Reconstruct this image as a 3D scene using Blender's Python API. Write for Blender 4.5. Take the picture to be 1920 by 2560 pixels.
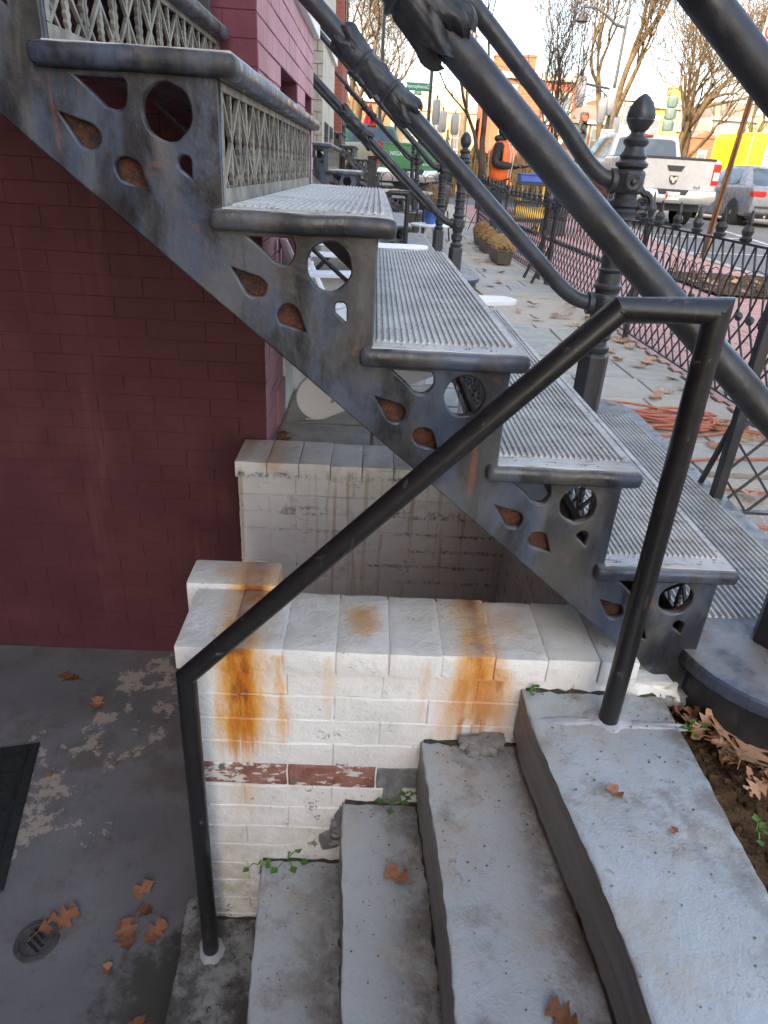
import bpy, bmesh, math, random
from mathutils import Vector, Matrix, noise as mnoise
R=math.radians
for o in list(bpy.data.objects): bpy.data.objects.remove(o)
SC=bpy.context.scene; COL=SC.collection
# ------------------------------------------------------------------ camera
F_PX,PITCH,ROLL,YAW,CAM_Z=1696.25,0.4682,0.0623,0.0380,1.03
cam=bpy.data.cameras.new('camera'); camo=bpy.data.objects.new('camera',cam); COL.objects.link(camo)
cam.sensor_fit='VERTICAL'; cam.sensor_height=24; cam.sensor_width=18; cam.lens=F_PX/2560*24
cam.clip_start=.02; cam.clip_end=3000
def cam_axes():
    cy,sy,cp,sp=math.cos(YAW),math.sin(YAW),math.cos(PITCH),math.sin(PITCH)
    f=Vector((sy*cp,cy*cp,-sp)); r=Vector((cy,-sy,0)); u=r.cross(f)
    cr,sr=math.cos(ROLL),math.sin(ROLL)
    return cr*r+sr*u, -sr*r+cr*u, f
_r,_u,_f=cam_axes()
camo.matrix_world=Matrix(((_r.x,_u.x,-_f.x,0),(_r.y,_u.y,-_f.y,0),(_r.z,_u.z,-_f.z,CAM_Z),(0,0,0,1)))
SC.camera=camo
# ------------------------------------------------------------------ light
SUN_EL,SUN_AZ=R(27),R(214)          # azimuth of the sun from +Y, clockwise
W=bpy.data.worlds.new('World'); SC.world=W; W.use_nodes=True
wn=W.node_tree; bg=wn.nodes['Background']
sky=wn.nodes.new('ShaderNodeTexSky'); sky.sky_type='NISHITA'; sky.sun_disc=False
sky.sun_elevation=SUN_EL; sky.sun_rotation=SUN_AZ; sky.air_density=1.0; sky.dust_density=4.0; sky.ozone_density=0.0
wn.links.new(sky.outputs[0],bg.inputs[0]); bg.inputs[1].default_value=.15
sun=bpy.data.lights.new('sun','SUN'); suno=bpy.data.objects.new('sun',sun); COL.objects.link(suno)
sun.energy=2.0; sun.angle=R(.5); sun.color=(1,.86,.66)
sd=Vector((math.sin(SUN_AZ)*math.cos(SUN_EL),math.cos(SUN_AZ)*math.cos(SUN_EL),math.sin(SUN_EL)))
suno.rotation_euler=sd.to_track_quat('Z','Y').to_euler()
SC.view_settings.view_transform='Standard'; SC.view_settings.look='None'
SC.view_settings.exposure=2.5; SC.view_settings.gamma=1
SC.view_settings.use_white_balance=True; SC.view_settings.white_balance_temperature=6900
# ------------------------------------------------------------------ node helpers
class NT:
    def __init__(s,name):
        s.m=bpy.data.materials.new(name); s.m.use_nodes=True; s.t=s.m.node_tree
        s.b=s.t.nodes['Principled BSDF']
    def n(s,typ,**k):
        x=s.t.nodes.new(typ)
        for a,v in k.items(): setattr(x,a,v)
        return x
    def l(s,a,b):
        if isinstance(a,bpy.types.NodeSocket): s.t.links.new(a,b)
        elif isinstance(a,(tuple,list)) and len(a)==3 and b.type=='RGBA': b.default_value=(*a,1)
        else: b.default_value=a
    def pos(s): return s.n('ShaderNodeNewGeometry').outputs['Position']
    def obj(s): return s.n('ShaderNodeTexCoord').outputs['Object']
    def sep(s,v): x=s.n('ShaderNodeSeparateXYZ'); s.l(v,x.inputs[0]); return x.outputs
    def map(s,v,scale=(1,1,1),loc=(0,0,0),rot=(0,0,0)):
        x=s.n('ShaderNodeMapping'); s.l(v,x.inputs[0]); x.inputs['Scale'].default_value=scale; x.inputs['Location'].default_value=loc; x.inputs['Rotation'].default_value=rot; return x.outputs[0]
    def noise(s,v,scale,detail=4,rough=.55,dist=0):
        x=s.n('ShaderNodeTexNoise'); s.l(v,x.inputs['Vector']); x.inputs['Scale'].default_value=scale; x.inputs['Detail'].default_value=detail; x.inputs['Roughness'].default_value=rough; x.inputs['Distortion'].default_value=dist; return x.outputs['Fac']
    def voro(s,v,scale,feature='F1',out='Distance',rnd=1):
        x=s.n('ShaderNodeTexVoronoi',feature=feature); s.l(v,x.inputs['Vector']); x.inputs['Scale'].default_value=scale; x.inputs['Randomness'].default_value=rnd; return x.outputs[out]
    def math(s,op,a,b=None,clamp=False):
        x=s.n('ShaderNodeMath',operation=op,use_clamp=clamp); s.l(a,x.inputs[0])
        if b is not None: s.l(b,x.inputs[1])
        return x.outputs[0]
    def st(s,v,lo,hi,a=0,b=1):
        x=s.n('ShaderNodeMapRange',interpolation_type='SMOOTHSTEP'); s.l(v,x.inputs[0]); x.inputs[1].default_value=lo; x.inputs[2].default_value=hi; x.inputs[3].default_value=a; x.inputs[4].default_value=b; return x.outputs[0]
    def mix(s,f,a,b,mode='MIX'):
        x=s.n('ShaderNodeMix',data_type='RGBA',blend_type=mode); s.l(f,x.inputs[0]); s.l(a,x.inputs[6]); s.l(b,x.inputs[7]); return x.outputs[2]
    def bump(s,h,strength=.3,dist=.01):
        x=s.n('ShaderNodeBump'); x.inputs['Strength'].default_value=strength; x.inputs['Distance'].default_value=dist; s.l(h,x.inputs['Height']); s.l(x.outputs[0],s.b.inputs['Normal'])
    def fin(s,col,rough=.6,metal=0,spec=.5):
        s.l(col,s.b.inputs['Base Color']); s.l(rough,s.b.inputs['Roughness']); s.l(metal,s.b.inputs['Metallic']); s.b.inputs['Specular IOR Level'].default_value=spec; return s.m
    def rnd(s): return s.n('ShaderNodeObjectInfo').outputs['Random']
def mul(n,*a):
    r=a[0]
    for x in a[1:]: r=n.math('MULTIPLY',r,x)
    return r
def simple(name,col,rough=.5,var=.25,scale=8,metal=0,bump=0,spec=.5,bscale=120):
    n=NT(name); p=n.obj(); f=n.noise(p,scale,5)
    c=n.mix(n.st(f,.3,.7),tuple(x*(1-var) for x in col),tuple(min(1,x*(1+var)) for x in col))
    if bump: n.bump(n.noise(p,bscale,3),bump,.004)
    return n.fin(c,rough,metal,spec)
# ------------------------------------------------------------------ materials
M={}
def iron(name,streak=.42,rust=.55,dark=(.0135,.0145,.018),lo=.22,blue=.8,dust=.45):
    n=NT(name); p=n.pos()
    big=n.noise(p,7,4); fine=n.noise(p,60,4); st=n.noise(n.map(p,(15,15,4.5)),1.0,6,.66,.5)
    st2=n.noise(n.map(p,(9,9,4),(3,1,7)),1.0,5,.62,.4)
    c=n.mix(n.st(big,.3,.7),dark,tuple(x*2.0 for x in dark))
    c=n.mix(n.math('MULTIPLY',n.st(st2,.44,.60),blue),c,(.064,.086,.130))
    b3=n.noise(n.map(p,(7,7,3.5),(9,4,2)),1.0,4,.6,.6); c=n.mix(n.math('MULTIPLY',n.st(b3,.47,.66),streak),c,(.125,.118,.10))
    c=n.mix(n.math('MULTIPLY',n.st(st,.54,.70),streak*.6),c,(.19,.178,.15))
    upw=n.sep(n.n('ShaderNodeNewGeometry').outputs['Normal'])[2]; c=n.mix(mul(n,n.st(upw,.7,.97),n.st(n.noise(p,12,5,.65),.28,.6),dust),c,(.36,.34,.30))
    rm=mul(n,n.st(n.noise(p,10,6,.7),.60,.70),n.st(n.noise(p,90,3),.35,.6),rust)
    c=n.mix(rm,c,(.23,.075,.025))
    c=n.mix(mul(n,n.st(n.noise(n.map(p,(30,30,2.6),(2,5,1)),1,4,.6),.62,.70),n.st(n.noise(p,6,3),.5,.62),rust*.9),c,(.27,.085,.03))
    sp=n.voro(p,150); c=n.mix(n.math('MULTIPLY',n.st(sp,.12,.05),.4),c,(.3,.28,.25))
    blist=n.math('ADD',n.math('MULTIPLY',n.noise(p,45,3),.7),n.math('MULTIPLY',fine,.4))
    n.bump(blist,.32,.005)
    return n.fin(c,n.st(st,.35,.7,lo,.62),0,.5)
M['iron']=iron('weathered_iron')
M['iron_dark']=iron('dark_iron_paint',.10,.10,(.013,.0135,.015),.36,.15,.25)
M['rail']=iron('rail_iron_paint',.14,.05,(.014,.014,.0155),.34,.2,0)
def f_pipe():
    n=NT('black_pipe_paint'); p=n.pos(); f=n.noise(p,40,4)
    sc=n.noise(n.map(p,(60,60,8)),1,4)
    c=n.mix(n.st(sc,.62,.72),(.012,.012,.0125),(.05,.05,.05)); c=n.mix(n.math('MULTIPLY',n.st(n.noise(p,30,6,.75),.62,.68),.8),c,(.10,.095,.09)); n.bump(n.math('ADD',f,n.math('MULTIPLY',n.noise(p,14,3),.6)),.15,.003)
    return n.fin(c,n.st(f,.3,.7,.28,.42))
M['pipe']=f_pipe()
def f_rust():
    n=NT('rusted_recess'); p=n.pos()
    c=n.mix(n.st(n.noise(p,30,6,.7),.35,.62),(.032,.030,.030),(.13,.052,.032)); c=n.mix(n.st(n.noise(p,45,5,.7),.54,.68),c,(.22,.085,.042))
    n.bump(n.noise(p,120,5,.7),.9,.006); return n.fin(c,.85,0,.2)
M['rust']=f_rust()
def f_tread():
    n=NT('dusty_iron_tread'); p=n.pos()
    c=n.mix(n.st(n.noise(p,9,5),.3,.7),(.40,.385,.355),(.55,.535,.50))
    c=n.mix(n.math('MULTIPLY',n.st(n.noise(n.map(p,(14,60,60)),1,5,.65),.52,.68),.75),c,(.20,.155,.115))
    c=n.mix(n.math('MULTIPLY',n.st(n.noise(p,24,5,.7),.6,.72),.6),c,(.20,.12,.075))
    n.bump(n.noise(p,130,4),.3,.003); return n.fin(c,.55,0,.4)
M['tread']=f_tread()
def f_panel():
    n=NT('dusty_cast_panel'); p=n.pos()
    c=n.mix(n.st(n.noise(p,16,5),.35,.65),(.16,.145,.12),(.34,.30,.245)); c=n.mix(n.st(n.noise(p,40,4),.6,.75),c,(.06,.06,.06))
    n.bump(n.noise(p,160,3),.3,.003); return n.fin(c,.6,0,.4)
M['panel']=f_panel()
def box_mask(n,xyz,x0,x1,z0,z1,soft=.02,wob=None,zs=.05,zw=None):
    x=xyz[0] if wob is None else n.math('ADD',xyz[0],wob)
    if zw is not None: xyz=(xyz[0],xyz[1],n.math('ADD',xyz[2],n.math('MULTIPLY',zw,n.st(xyz[2],z1-.1,z0))))
    return mul(n,n.st(x,x0-soft,x0+soft),n.st(x,x1+soft,x1-soft),n.st(xyz[2],z0-zs,z0+zs),n.st(xyz[2],z1+.01,z1-.002))
def f_white(name,stains=True,shade=(.81,.80,.765)):
    n=NT(name); p=n.pos(); xyz=n.sep(p)
    big=n.noise(p,6,4)
    c=n.mix(n.st(big,.3,.7),shade,tuple(x*.88 for x in shade))
    c=n.mix(n.math('MULTIPLY',n.st(n.noise(p,30,5,.65),.56,.7),.35),c,(.52,.46,.36))
    # chips down to the brick and grey cement
    chip=n.math('ADD',n.noise(p,17,7,.72),mul(n,n.st(xyz[2],-.30,-.36),n.st(xyz[1],1.35,1.3),.062)); c=n.mix(n.st(chip,.668,.685),c,(.22,.215,.21)); 
    vv=n.noise(n.map(p,(1,1,1),(4.3,2.2,.7)),11,7,.75); c=n.mix(n.st(vv,.70,.715),c,(.24,.085,.06))
    if stains:
        wob=n.math('MULTIPLY',n.math('SUBTRACT',n.noise(n.map(p,(20,3,5)),1,5,.6),.5),.085)
        drip=n.noise(n.map(p,(34,34,2.2)),1,4,.6); zw=n.math('MULTIPLY',n.math('SUBTRACT',n.noise(n.map(p,(45,20,1.2)),1,4,.6),.5),.35); blot=n.noise(p,12,5,.65)
        halo=None; core=None
        for (x0,x1,z0,z1,s,st) in ((-.305,-.195,-.22,.2,.026,1.0),(-.178,-.158,-.17,.07,.012,.75),(.225,.315,-.08,.2,.03,.95),(.21,.355,-.14,.02,.035,.7),(.275,.335,-.13,.06,.02,.8),(-.28,-.23,-.44,-.20,.022,.35),(-.06,-.045,-.1,.07,.012,.35),(.15,.17,-.08,.07,.012,.35)):
            a=n.math('MULTIPLY',box_mask(n,xyz,x0,x1,z0,z1,s,wob,.07,zw),st)
            halo=a if halo is None else n.math('MAXIMUM',halo,a)
            b=n.math('MULTIPLY',box_mask(n,xyz,x0+.028,x1-.028,z0+.03,z1,s*.7,wob,.06,zw),st)
            core=b if core is None else n.math('MAXIMUM',core,b)
        y0=n.st(xyz[1],1.60,1.55); halo=n.math('MULTIPLY',halo,y0); core=n.math('MULTIPLY',core,y0)
        # spot on the coping and on the corner brick
        def spot(cx,cy,cz,rx,ry,rz,k):
            q=n.map(p,(1/rx,1/ry,1/rz),(-cx/rx,-cy/ry,-cz/rz)); d=n.n('ShaderNodeVectorMath',operation='LENGTH'); n.l(q,d.inputs[0])
            dd=n.math('ADD',d.outputs['Value'],n.math('MULTIPLY',n.math('SUBTRACT',blot,.5),1.6)); return n.math('MULTIPLY',n.st(dd,1.1,.15),k)
        s1=n.math('MAXIMUM',spot(.015,1.30,.09,.045,.085,.05,1.0),spot(-.25,1.46,.1,.13,.08,.05,.9))
        s1=n.math('MAXIMUM',s1,spot(-.33,2.40,.06,.07,.2,.06,.55)); s1=n.math('MAXIMUM',s1,spot(-.44,2.42,.06,.04,.12,.05,.5))
        s1=n.math('MAXIMUM',s1,spot(.35,1.30,.09,.06,.1,.03,.4))
        tint=n.math('MULTIPLY',n.math('MAXIMUM',halo,s1),n.st(blot,.2,.5,.75,1))
        c=n.mix(n.math('MULTIPLY',tint,.97),c,(.72,.34,.05))
        c=n.mix(mul(n,n.math('MAXIMUM',core,n.math('MULTIPLY',s1,.45)),n.st(drip,.22,.48),.97),c,(.52,.16,.014))
        c=n.mix(mul(n,core,n.math('MAXIMUM',n.st(n.noise(n.map(p,(26,26,9)),1,5),.51,.64),n.math('MULTIPLY',n.st(xyz[2],.06,.085),n.st(n.noise(p,9,4),.36,.52))),.85),c,(.20,.048,.012))
        # thin drips and mould on the back wall
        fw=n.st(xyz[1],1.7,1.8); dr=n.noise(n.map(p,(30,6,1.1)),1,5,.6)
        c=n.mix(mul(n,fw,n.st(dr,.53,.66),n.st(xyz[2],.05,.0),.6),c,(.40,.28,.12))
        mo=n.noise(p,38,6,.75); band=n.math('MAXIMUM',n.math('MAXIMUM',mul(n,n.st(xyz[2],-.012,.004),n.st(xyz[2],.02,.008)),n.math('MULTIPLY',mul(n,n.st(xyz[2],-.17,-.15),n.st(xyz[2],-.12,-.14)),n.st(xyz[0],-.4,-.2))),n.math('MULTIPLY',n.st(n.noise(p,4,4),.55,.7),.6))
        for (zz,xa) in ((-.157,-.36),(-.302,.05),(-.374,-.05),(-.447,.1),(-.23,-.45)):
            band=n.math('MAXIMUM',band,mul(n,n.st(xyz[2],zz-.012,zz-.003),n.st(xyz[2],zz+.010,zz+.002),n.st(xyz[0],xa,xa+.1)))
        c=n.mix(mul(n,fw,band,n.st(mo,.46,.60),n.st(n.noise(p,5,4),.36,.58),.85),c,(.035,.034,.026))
        # dirt and moss low on the front
        low=n.math('MULTIPLY',n.st(xyz[2],-.3,-.85),n.st(xyz[1],1.35,1.3)); c=n.mix(mul(n,low,n.st(n.noise(p,14,6,.7),.38,.62),.8),c,(.42,.35,.22))
        c=n.mix(mul(n,low,n.st(n.noise(p,40,6,.75),.60,.66),.9),c,(.05,.052,.03))
    top=n.st(n.sep(n.n('ShaderNodeNewGeometry').outputs['Normal'])[2],.5,.9); c=n.mix(n.math('MULTIPLY',n.math('MULTIPLY',top,n.st(n.noise(p,8,5,.65),.25,.65)),.55),c,(.56,.51,.41))
    ck=n.math('ABSOLUTE',n.math('SUBTRACT',n.noise(n.map(p,(7,7,16),(1.7,3.1,.4)),1,6,.68,.4),.5)); cm=mul(n,n.st(ck,.014,.004),n.st(n.noise(n.map(p,(1,1,1),(5,8,2)),5,4),.57,.70),.75); c=n.mix(cm,c,(.075,.068,.052))
    n.bump(n.math('ADD',n.math('MULTIPLY',n.noise(p,30,6,.62,.3),.9),n.math('MULTIPLY',n.noise(p,110,4),.4)),.55,.009)
    return n.fin(c,n.st(big,.3,.7,.32,.5),0,.5)
M['white']=f_white('peeling_white_paint')
def f_red():
    n=NT('exposed_red_brick'); p=n.pos()
    c=n.mix(n.st(n.noise(p,20,6,.65),.35,.65),(.22,.085,.065),(.34,.17,.135)); c=n.mix(n.st(n.noise(n.map(p,(14,14,30)),1,7,.75),.53,.56),c,(.66,.64,.59)); c=n.mix(n.st(n.noise(p,25,5),.64,.7),c,(.16,.15,.14))
    n.bump(n.noise(p,70,6,.7),.8,.006); return n.fin(c,.85,0,.2)
M['red']=f_red()
def f_cement():
    n=NT('grey_cement'); p=n.pos(); c=n.mix(n.st(n.noise(p,18,6,.7),.35,.65),(.15,.155,.165),(.29,.29,.285)); n.bump(n.noise(p,60,6,.7),.6,.006); return n.fin(c,.85,0,.3)
M['cement']=f_cement()
def f_maroon(name,a,b,streak=.5):
    n=NT(name); p=n.pos()
    c=n.mix(n.st(n.noise(p,5,5),.3,.7),a,b)
    c=n.mix(n.math('MULTIPLY',n.st(n.noise(n.map(p,(9,9,.8)),1,5,.6),.58,.72),streak),c,tuple(x*1.7+.02 for x in b))
    c=n.mix(n.st(n.noise(p,60,5,.75),.71,.73),c,(.30,.20,.19)); c=n.mix(n.math('MULTIPLY',n.st(n.noise(p,2.2,4),.45,.65),.35),c,tuple(x*.6 for x in a))
    n.bump(n.math('ADD',n.noise(p,55,5,.6),n.math('MULTIPLY',n.noise(p,9,3),.8)),.35,.006)
    return n.fin(c,.62,0,.35)
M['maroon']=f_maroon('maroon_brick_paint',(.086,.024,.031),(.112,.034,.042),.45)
M['maroon_mid']=f_maroon('mid_rose_maroon',(.155,.038,.055),(.19,.05,.07),.1)
M['pink']=f_maroon('rose_brick_paint',(.46,.21,.24),(.52,.25,.28),.05)
def f_slab():
    n=NT('grey_painted_stone'); p=n.pos()
    big=n.noise(p,3.2,5); c=n.mix(n.st(big,.3,.7),(.345,.37,.368),(.42,.44,.437))
    c=n.mix(n.math('MULTIPLY',n.st(n.noise(p,7,5,.65),.48,.66),.6),c,(.37,.32,.25))
    c=n.mix(n.math('MULTIPLY',n.st(n.noise(p,5.3,6,.7),.52,.68),.7),c,(.19,.17,.145))
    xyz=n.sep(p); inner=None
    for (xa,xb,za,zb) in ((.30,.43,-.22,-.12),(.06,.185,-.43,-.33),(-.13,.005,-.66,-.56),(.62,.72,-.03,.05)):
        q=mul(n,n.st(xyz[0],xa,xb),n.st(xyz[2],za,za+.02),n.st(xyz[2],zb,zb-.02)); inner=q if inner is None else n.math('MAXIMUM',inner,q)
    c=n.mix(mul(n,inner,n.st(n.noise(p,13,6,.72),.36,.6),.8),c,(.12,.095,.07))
    sp=n.noise(p,55,6,.75); c=n.mix(mul(n,n.st(sp,.56,.67),n.st(n.noise(p,6,3),.38,.62),.6),c,(.17,.135,.10))
    wp=n.n('ShaderNodeVectorMath',operation='ADD'); n.l(p,wp.inputs[0]); nx_=n.n('ShaderNodeTexNoise'); n.l(p,nx_.inputs['Vector']); nx_.inputs['Scale'].default_value=90; ws=n.n('ShaderNodeVectorMath',operation='SCALE'); n.l(nx_.outputs['Color'],ws.inputs[0]); ws.inputs['Scale'].default_value=.012; n.l(ws.outputs[0],wp.inputs[1]); p2=wp.outputs[0]
    c=n.mix(mul(n,n.st(n.voro(p2,70),.07,.02),n.st(n.noise(p,9,4,.7),.50,.68),.45),c,(.13,.10,.075)); c=n.mix(n.math('MULTIPLY',n.st(n.voro(n.map(p2,(1,1,1),(3,5,1)),150),.10,.05),.45),c,(.16,.13,.10)); c=n.mix(mul(n,n.st(n.voro(n.map(p2,(1,1,1),(3,5,1)),38),.05,.035),n.st(n.noise(p,14,3),.5,.6)),c,(.66,.64,.61))
    c=n.mix(n.math('MULTIPLY',n.st(n.noise(n.map(p,(1,1,1),(9,1,3)),10,6,.7),.67,.70),.6),c,(.09,.14,.20))
    nrm=n.sep(n.n('ShaderNodeNewGeometry').outputs['True Normal']); riser_bands=n.noise(n.map(p,(3,1.4,45)),1,6,.7)
    face=n.st(nrm[0],-.45,-.8); c=n.mix(face,c,n.mix(n.st(riser_bands,.35,.65),(.15,.148,.14),(.235,.235,.228)))  # riser faces coloured darker: their shade is put into the colour
    n.bump(n.math('ADD',n.math('ADD',n.noise(p,26,6,.65),n.math('MULTIPLY',n.noise(p,170,3),.4)),n.math('MULTIPLY',n.math('MULTIPLY',riser_bands,face),.6)),.5,.006)
    return n.fin(c,n.st(big,.3,.7,.42,.6),0,.45)
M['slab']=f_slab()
def f_slabdirt():
    n=NT('stained_stone'); p=n.pos()
    c=n.mix(n.st(n.noise(p,9,6,.7),.4,.6),(.085,.078,.066),(.28,.28,.26)); c=n.mix(n.st(n.noise(p,60,5,.7),.58,.66),c,(.05,.045,.038)); n.bump(n.noise(p,40,6,.7),.6,.006); return n.fin(c,.75,0,.3)
M['slab_stained']=f_slabdirt()
def f_floor():
    n=NT('worn_grey_floor_paint'); p=n.pos(); xyz=n.sep(p)
    c=n.mix(n.st(n.noise(p,2.6,5),.3,.7),(.150,.148,.150),(.215,.211,.211))
    c=n.mix(n.math('MULTIPLY',n.st(n.noise(p,5,6,.7),.48,.66),.65),c,(.125,.105,.085)); c=n.mix(n.math('MULTIPLY',n.st(n.noise(p,17,6,.75),.55,.68),.5),c,(.09,.08,.07))
    wear=n.noise(n.map(p,(1,1,1),(2.2,.3,0),(0,0,.5)),6.5,8,.72)
    path=n.math('ADD',xyz[0],n.math('MULTIPLY',xyz[1],-.32)); near=mul(n,n.st(path,-1.95,-1.72),n.st(path,-1.35,-1.55))
    w=n.math('ADD',wear,n.math('MULTIPLY',near,.12)); c=n.mix(n.st(w,.655,.675),c,(.42,.36,.30))
    c=n.mix(n.st(n.voro(p,42),.05,.035),c,(.45,.42,.38)); c=n.mix(n.st(n.voro(n.map(p,(1,1,1),(7,3,1)),70),.08,.05),c,(.03,.028,.025))
    # damp moss by the bottom step
    q=n.map(p,(1/.2,1/.22,1),(.50/.2,-1.08/.22,0)); d=n.n('ShaderNodeVectorMath',operation='LENGTH'); s2=n.sep(q); 
    dd=n.math('ADD',n.math('POWER',n.math('ADD',n.math('POWER',s2[0],2),n.math('POWER',s2[1],2)),.5),n.math('MULTIPLY',n.math('SUBTRACT',n.noise(p,14,6,.7),.5),2.2))
    c=n.mix(n.math('MULTIPLY',n.st(dd,1.0,.4),.85),c,(.045,.043,.03))
    n.bump(n.math('ADD',n.noise(p,30,6,.65),n.math('MULTIPLY',n.noise(p,200,3),.4)),.35,.005)
    return n.fin(c,.62,0,.4)
M['floor']=f_floor()
def f_flag():
    n=NT('flagstone'); p=n.pos(); r=n.rnd()
    c=n.mix(r,(.28,.295,.275),(.42,.38,.305)); c=n.mix(n.st(n.noise(p,9,6,.65),.35,.7),c,(.45,.41,.34)); c=n.mix(n.st(n.noise(p,40,5,.7),.6,.7),c,(.14,.13,.11))
    n.bump(n.noise(n.map(p,(8,22,8)),1,6,.65),.5,.01); return n.fin(c,.7,0,.35)
M['flag']=f_flag()
def f_aggr():
    n=NT('exposed_aggregate'); p=n.pos(); v=n.voro(p,70,out='Color'); hs=n.sep(v)
    c=n.mix(hs[0],(.33,.27,.20),(.62,.55,.44)); c=n.mix(n.st(n.voro(p,70),.25,.5),c,(.46,.405,.33)); n.bump(n.voro(p,70),.5,.006); return n.fin(c,.85,0,.25)
M['aggr']=f_aggr()
def f_pave():
    n=NT('red_paving_brick'); p=n.pos(); r=n.rnd()
    c=n.mix(r,(.40,.215,.19),(.50,.29,.255)); c=n.mix(n.st(n.noise(p,12,5),.4,.7),c,(.46,.29,.26)); n.bump(n.noise(p,60,4),.3,.004); return n.fin(c,.85,0,.25)
M['pave']=f_pave()
def f_pavefar():
    n=NT('red_brick_paving_far'); p=n.pos(); b=n.n('ShaderNodeTexBrick'); n.l(n.map(p,(1,1,1),(0,0,0),(0,0,0)),b.inputs[0])
    b.inputs['Color1'].default_value=(.42,.23,.20,1); b.inputs['Color2'].default_value=(.49,.285,.25,1); b.inputs['Mortar'].default_value=(.30,.19,.17,1); b.inputs['Scale'].default_value=1
    b.inputs['Brick Width'].default_value=.208; b.inputs['Row Height'].default_value=.103; b.inputs['Mortar Size'].default_value=.005
    return n.fin(b.outputs[0],.85,0,.25)
M['pavefar']=f_pavefar()
def f_asph():
    n=NT('asphalt'); p=n.pos(); c=n.mix(n.st(n.noise(p,1.2,5),.3,.7),(.10,.10,.105),(.14,.138,.14)); c=n.mix(n.noise(p,60,3),c,(.17,.165,.16)); n.bump(n.noise(p,150,2),.3,.004); return n.fin(c,.8,0,.3)
M['asphalt']=f_asph()
def f_soil():
    n=NT('soil'); p=n.pos(); c=n.mix(n.st(n.noise(p,22,6,.7),.35,.65),(.045,.026,.014),(.17,.10,.05)); n.bump(n.noise(p,45,6,.75),1,.02); return n.fin(c,.95,0,.1)
M['soil']=f_soil()
M['lawn']=simple('dry_ground',(.20,.15,.085),.95,.3,3)
def f_leaf(name,a,b):
    n=NT(name); p=n.obj(); r=n.rnd(); c=n.mix(r,a,b); c=n.mix(n.st(n.noise(p,60,4),.5,.7),c,tuple(x*.7 for x in a)); n.bump(n.noise(p,90,3),.3,.002); return n.fin(c,.6,0,.3)
M['leaf']=f_leaf('dry_oak_leaf',(.30,.125,.065),(.42,.21,.12)); M['leaf_tan']=f_leaf('tan_oak_leaf',(.42,.24,.14),(.55,.33,.20)); M['leaf_dk']=f_leaf('wet_oak_leaf',(.17,.07,.035),(.26,.11,.055))
M['green']=f_leaf('weed_green',(.07,.17,.03),(.11,.24,.05))
M['mortar_grey']=simple('joint_grime',(.10,.09,.075),.95)
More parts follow.
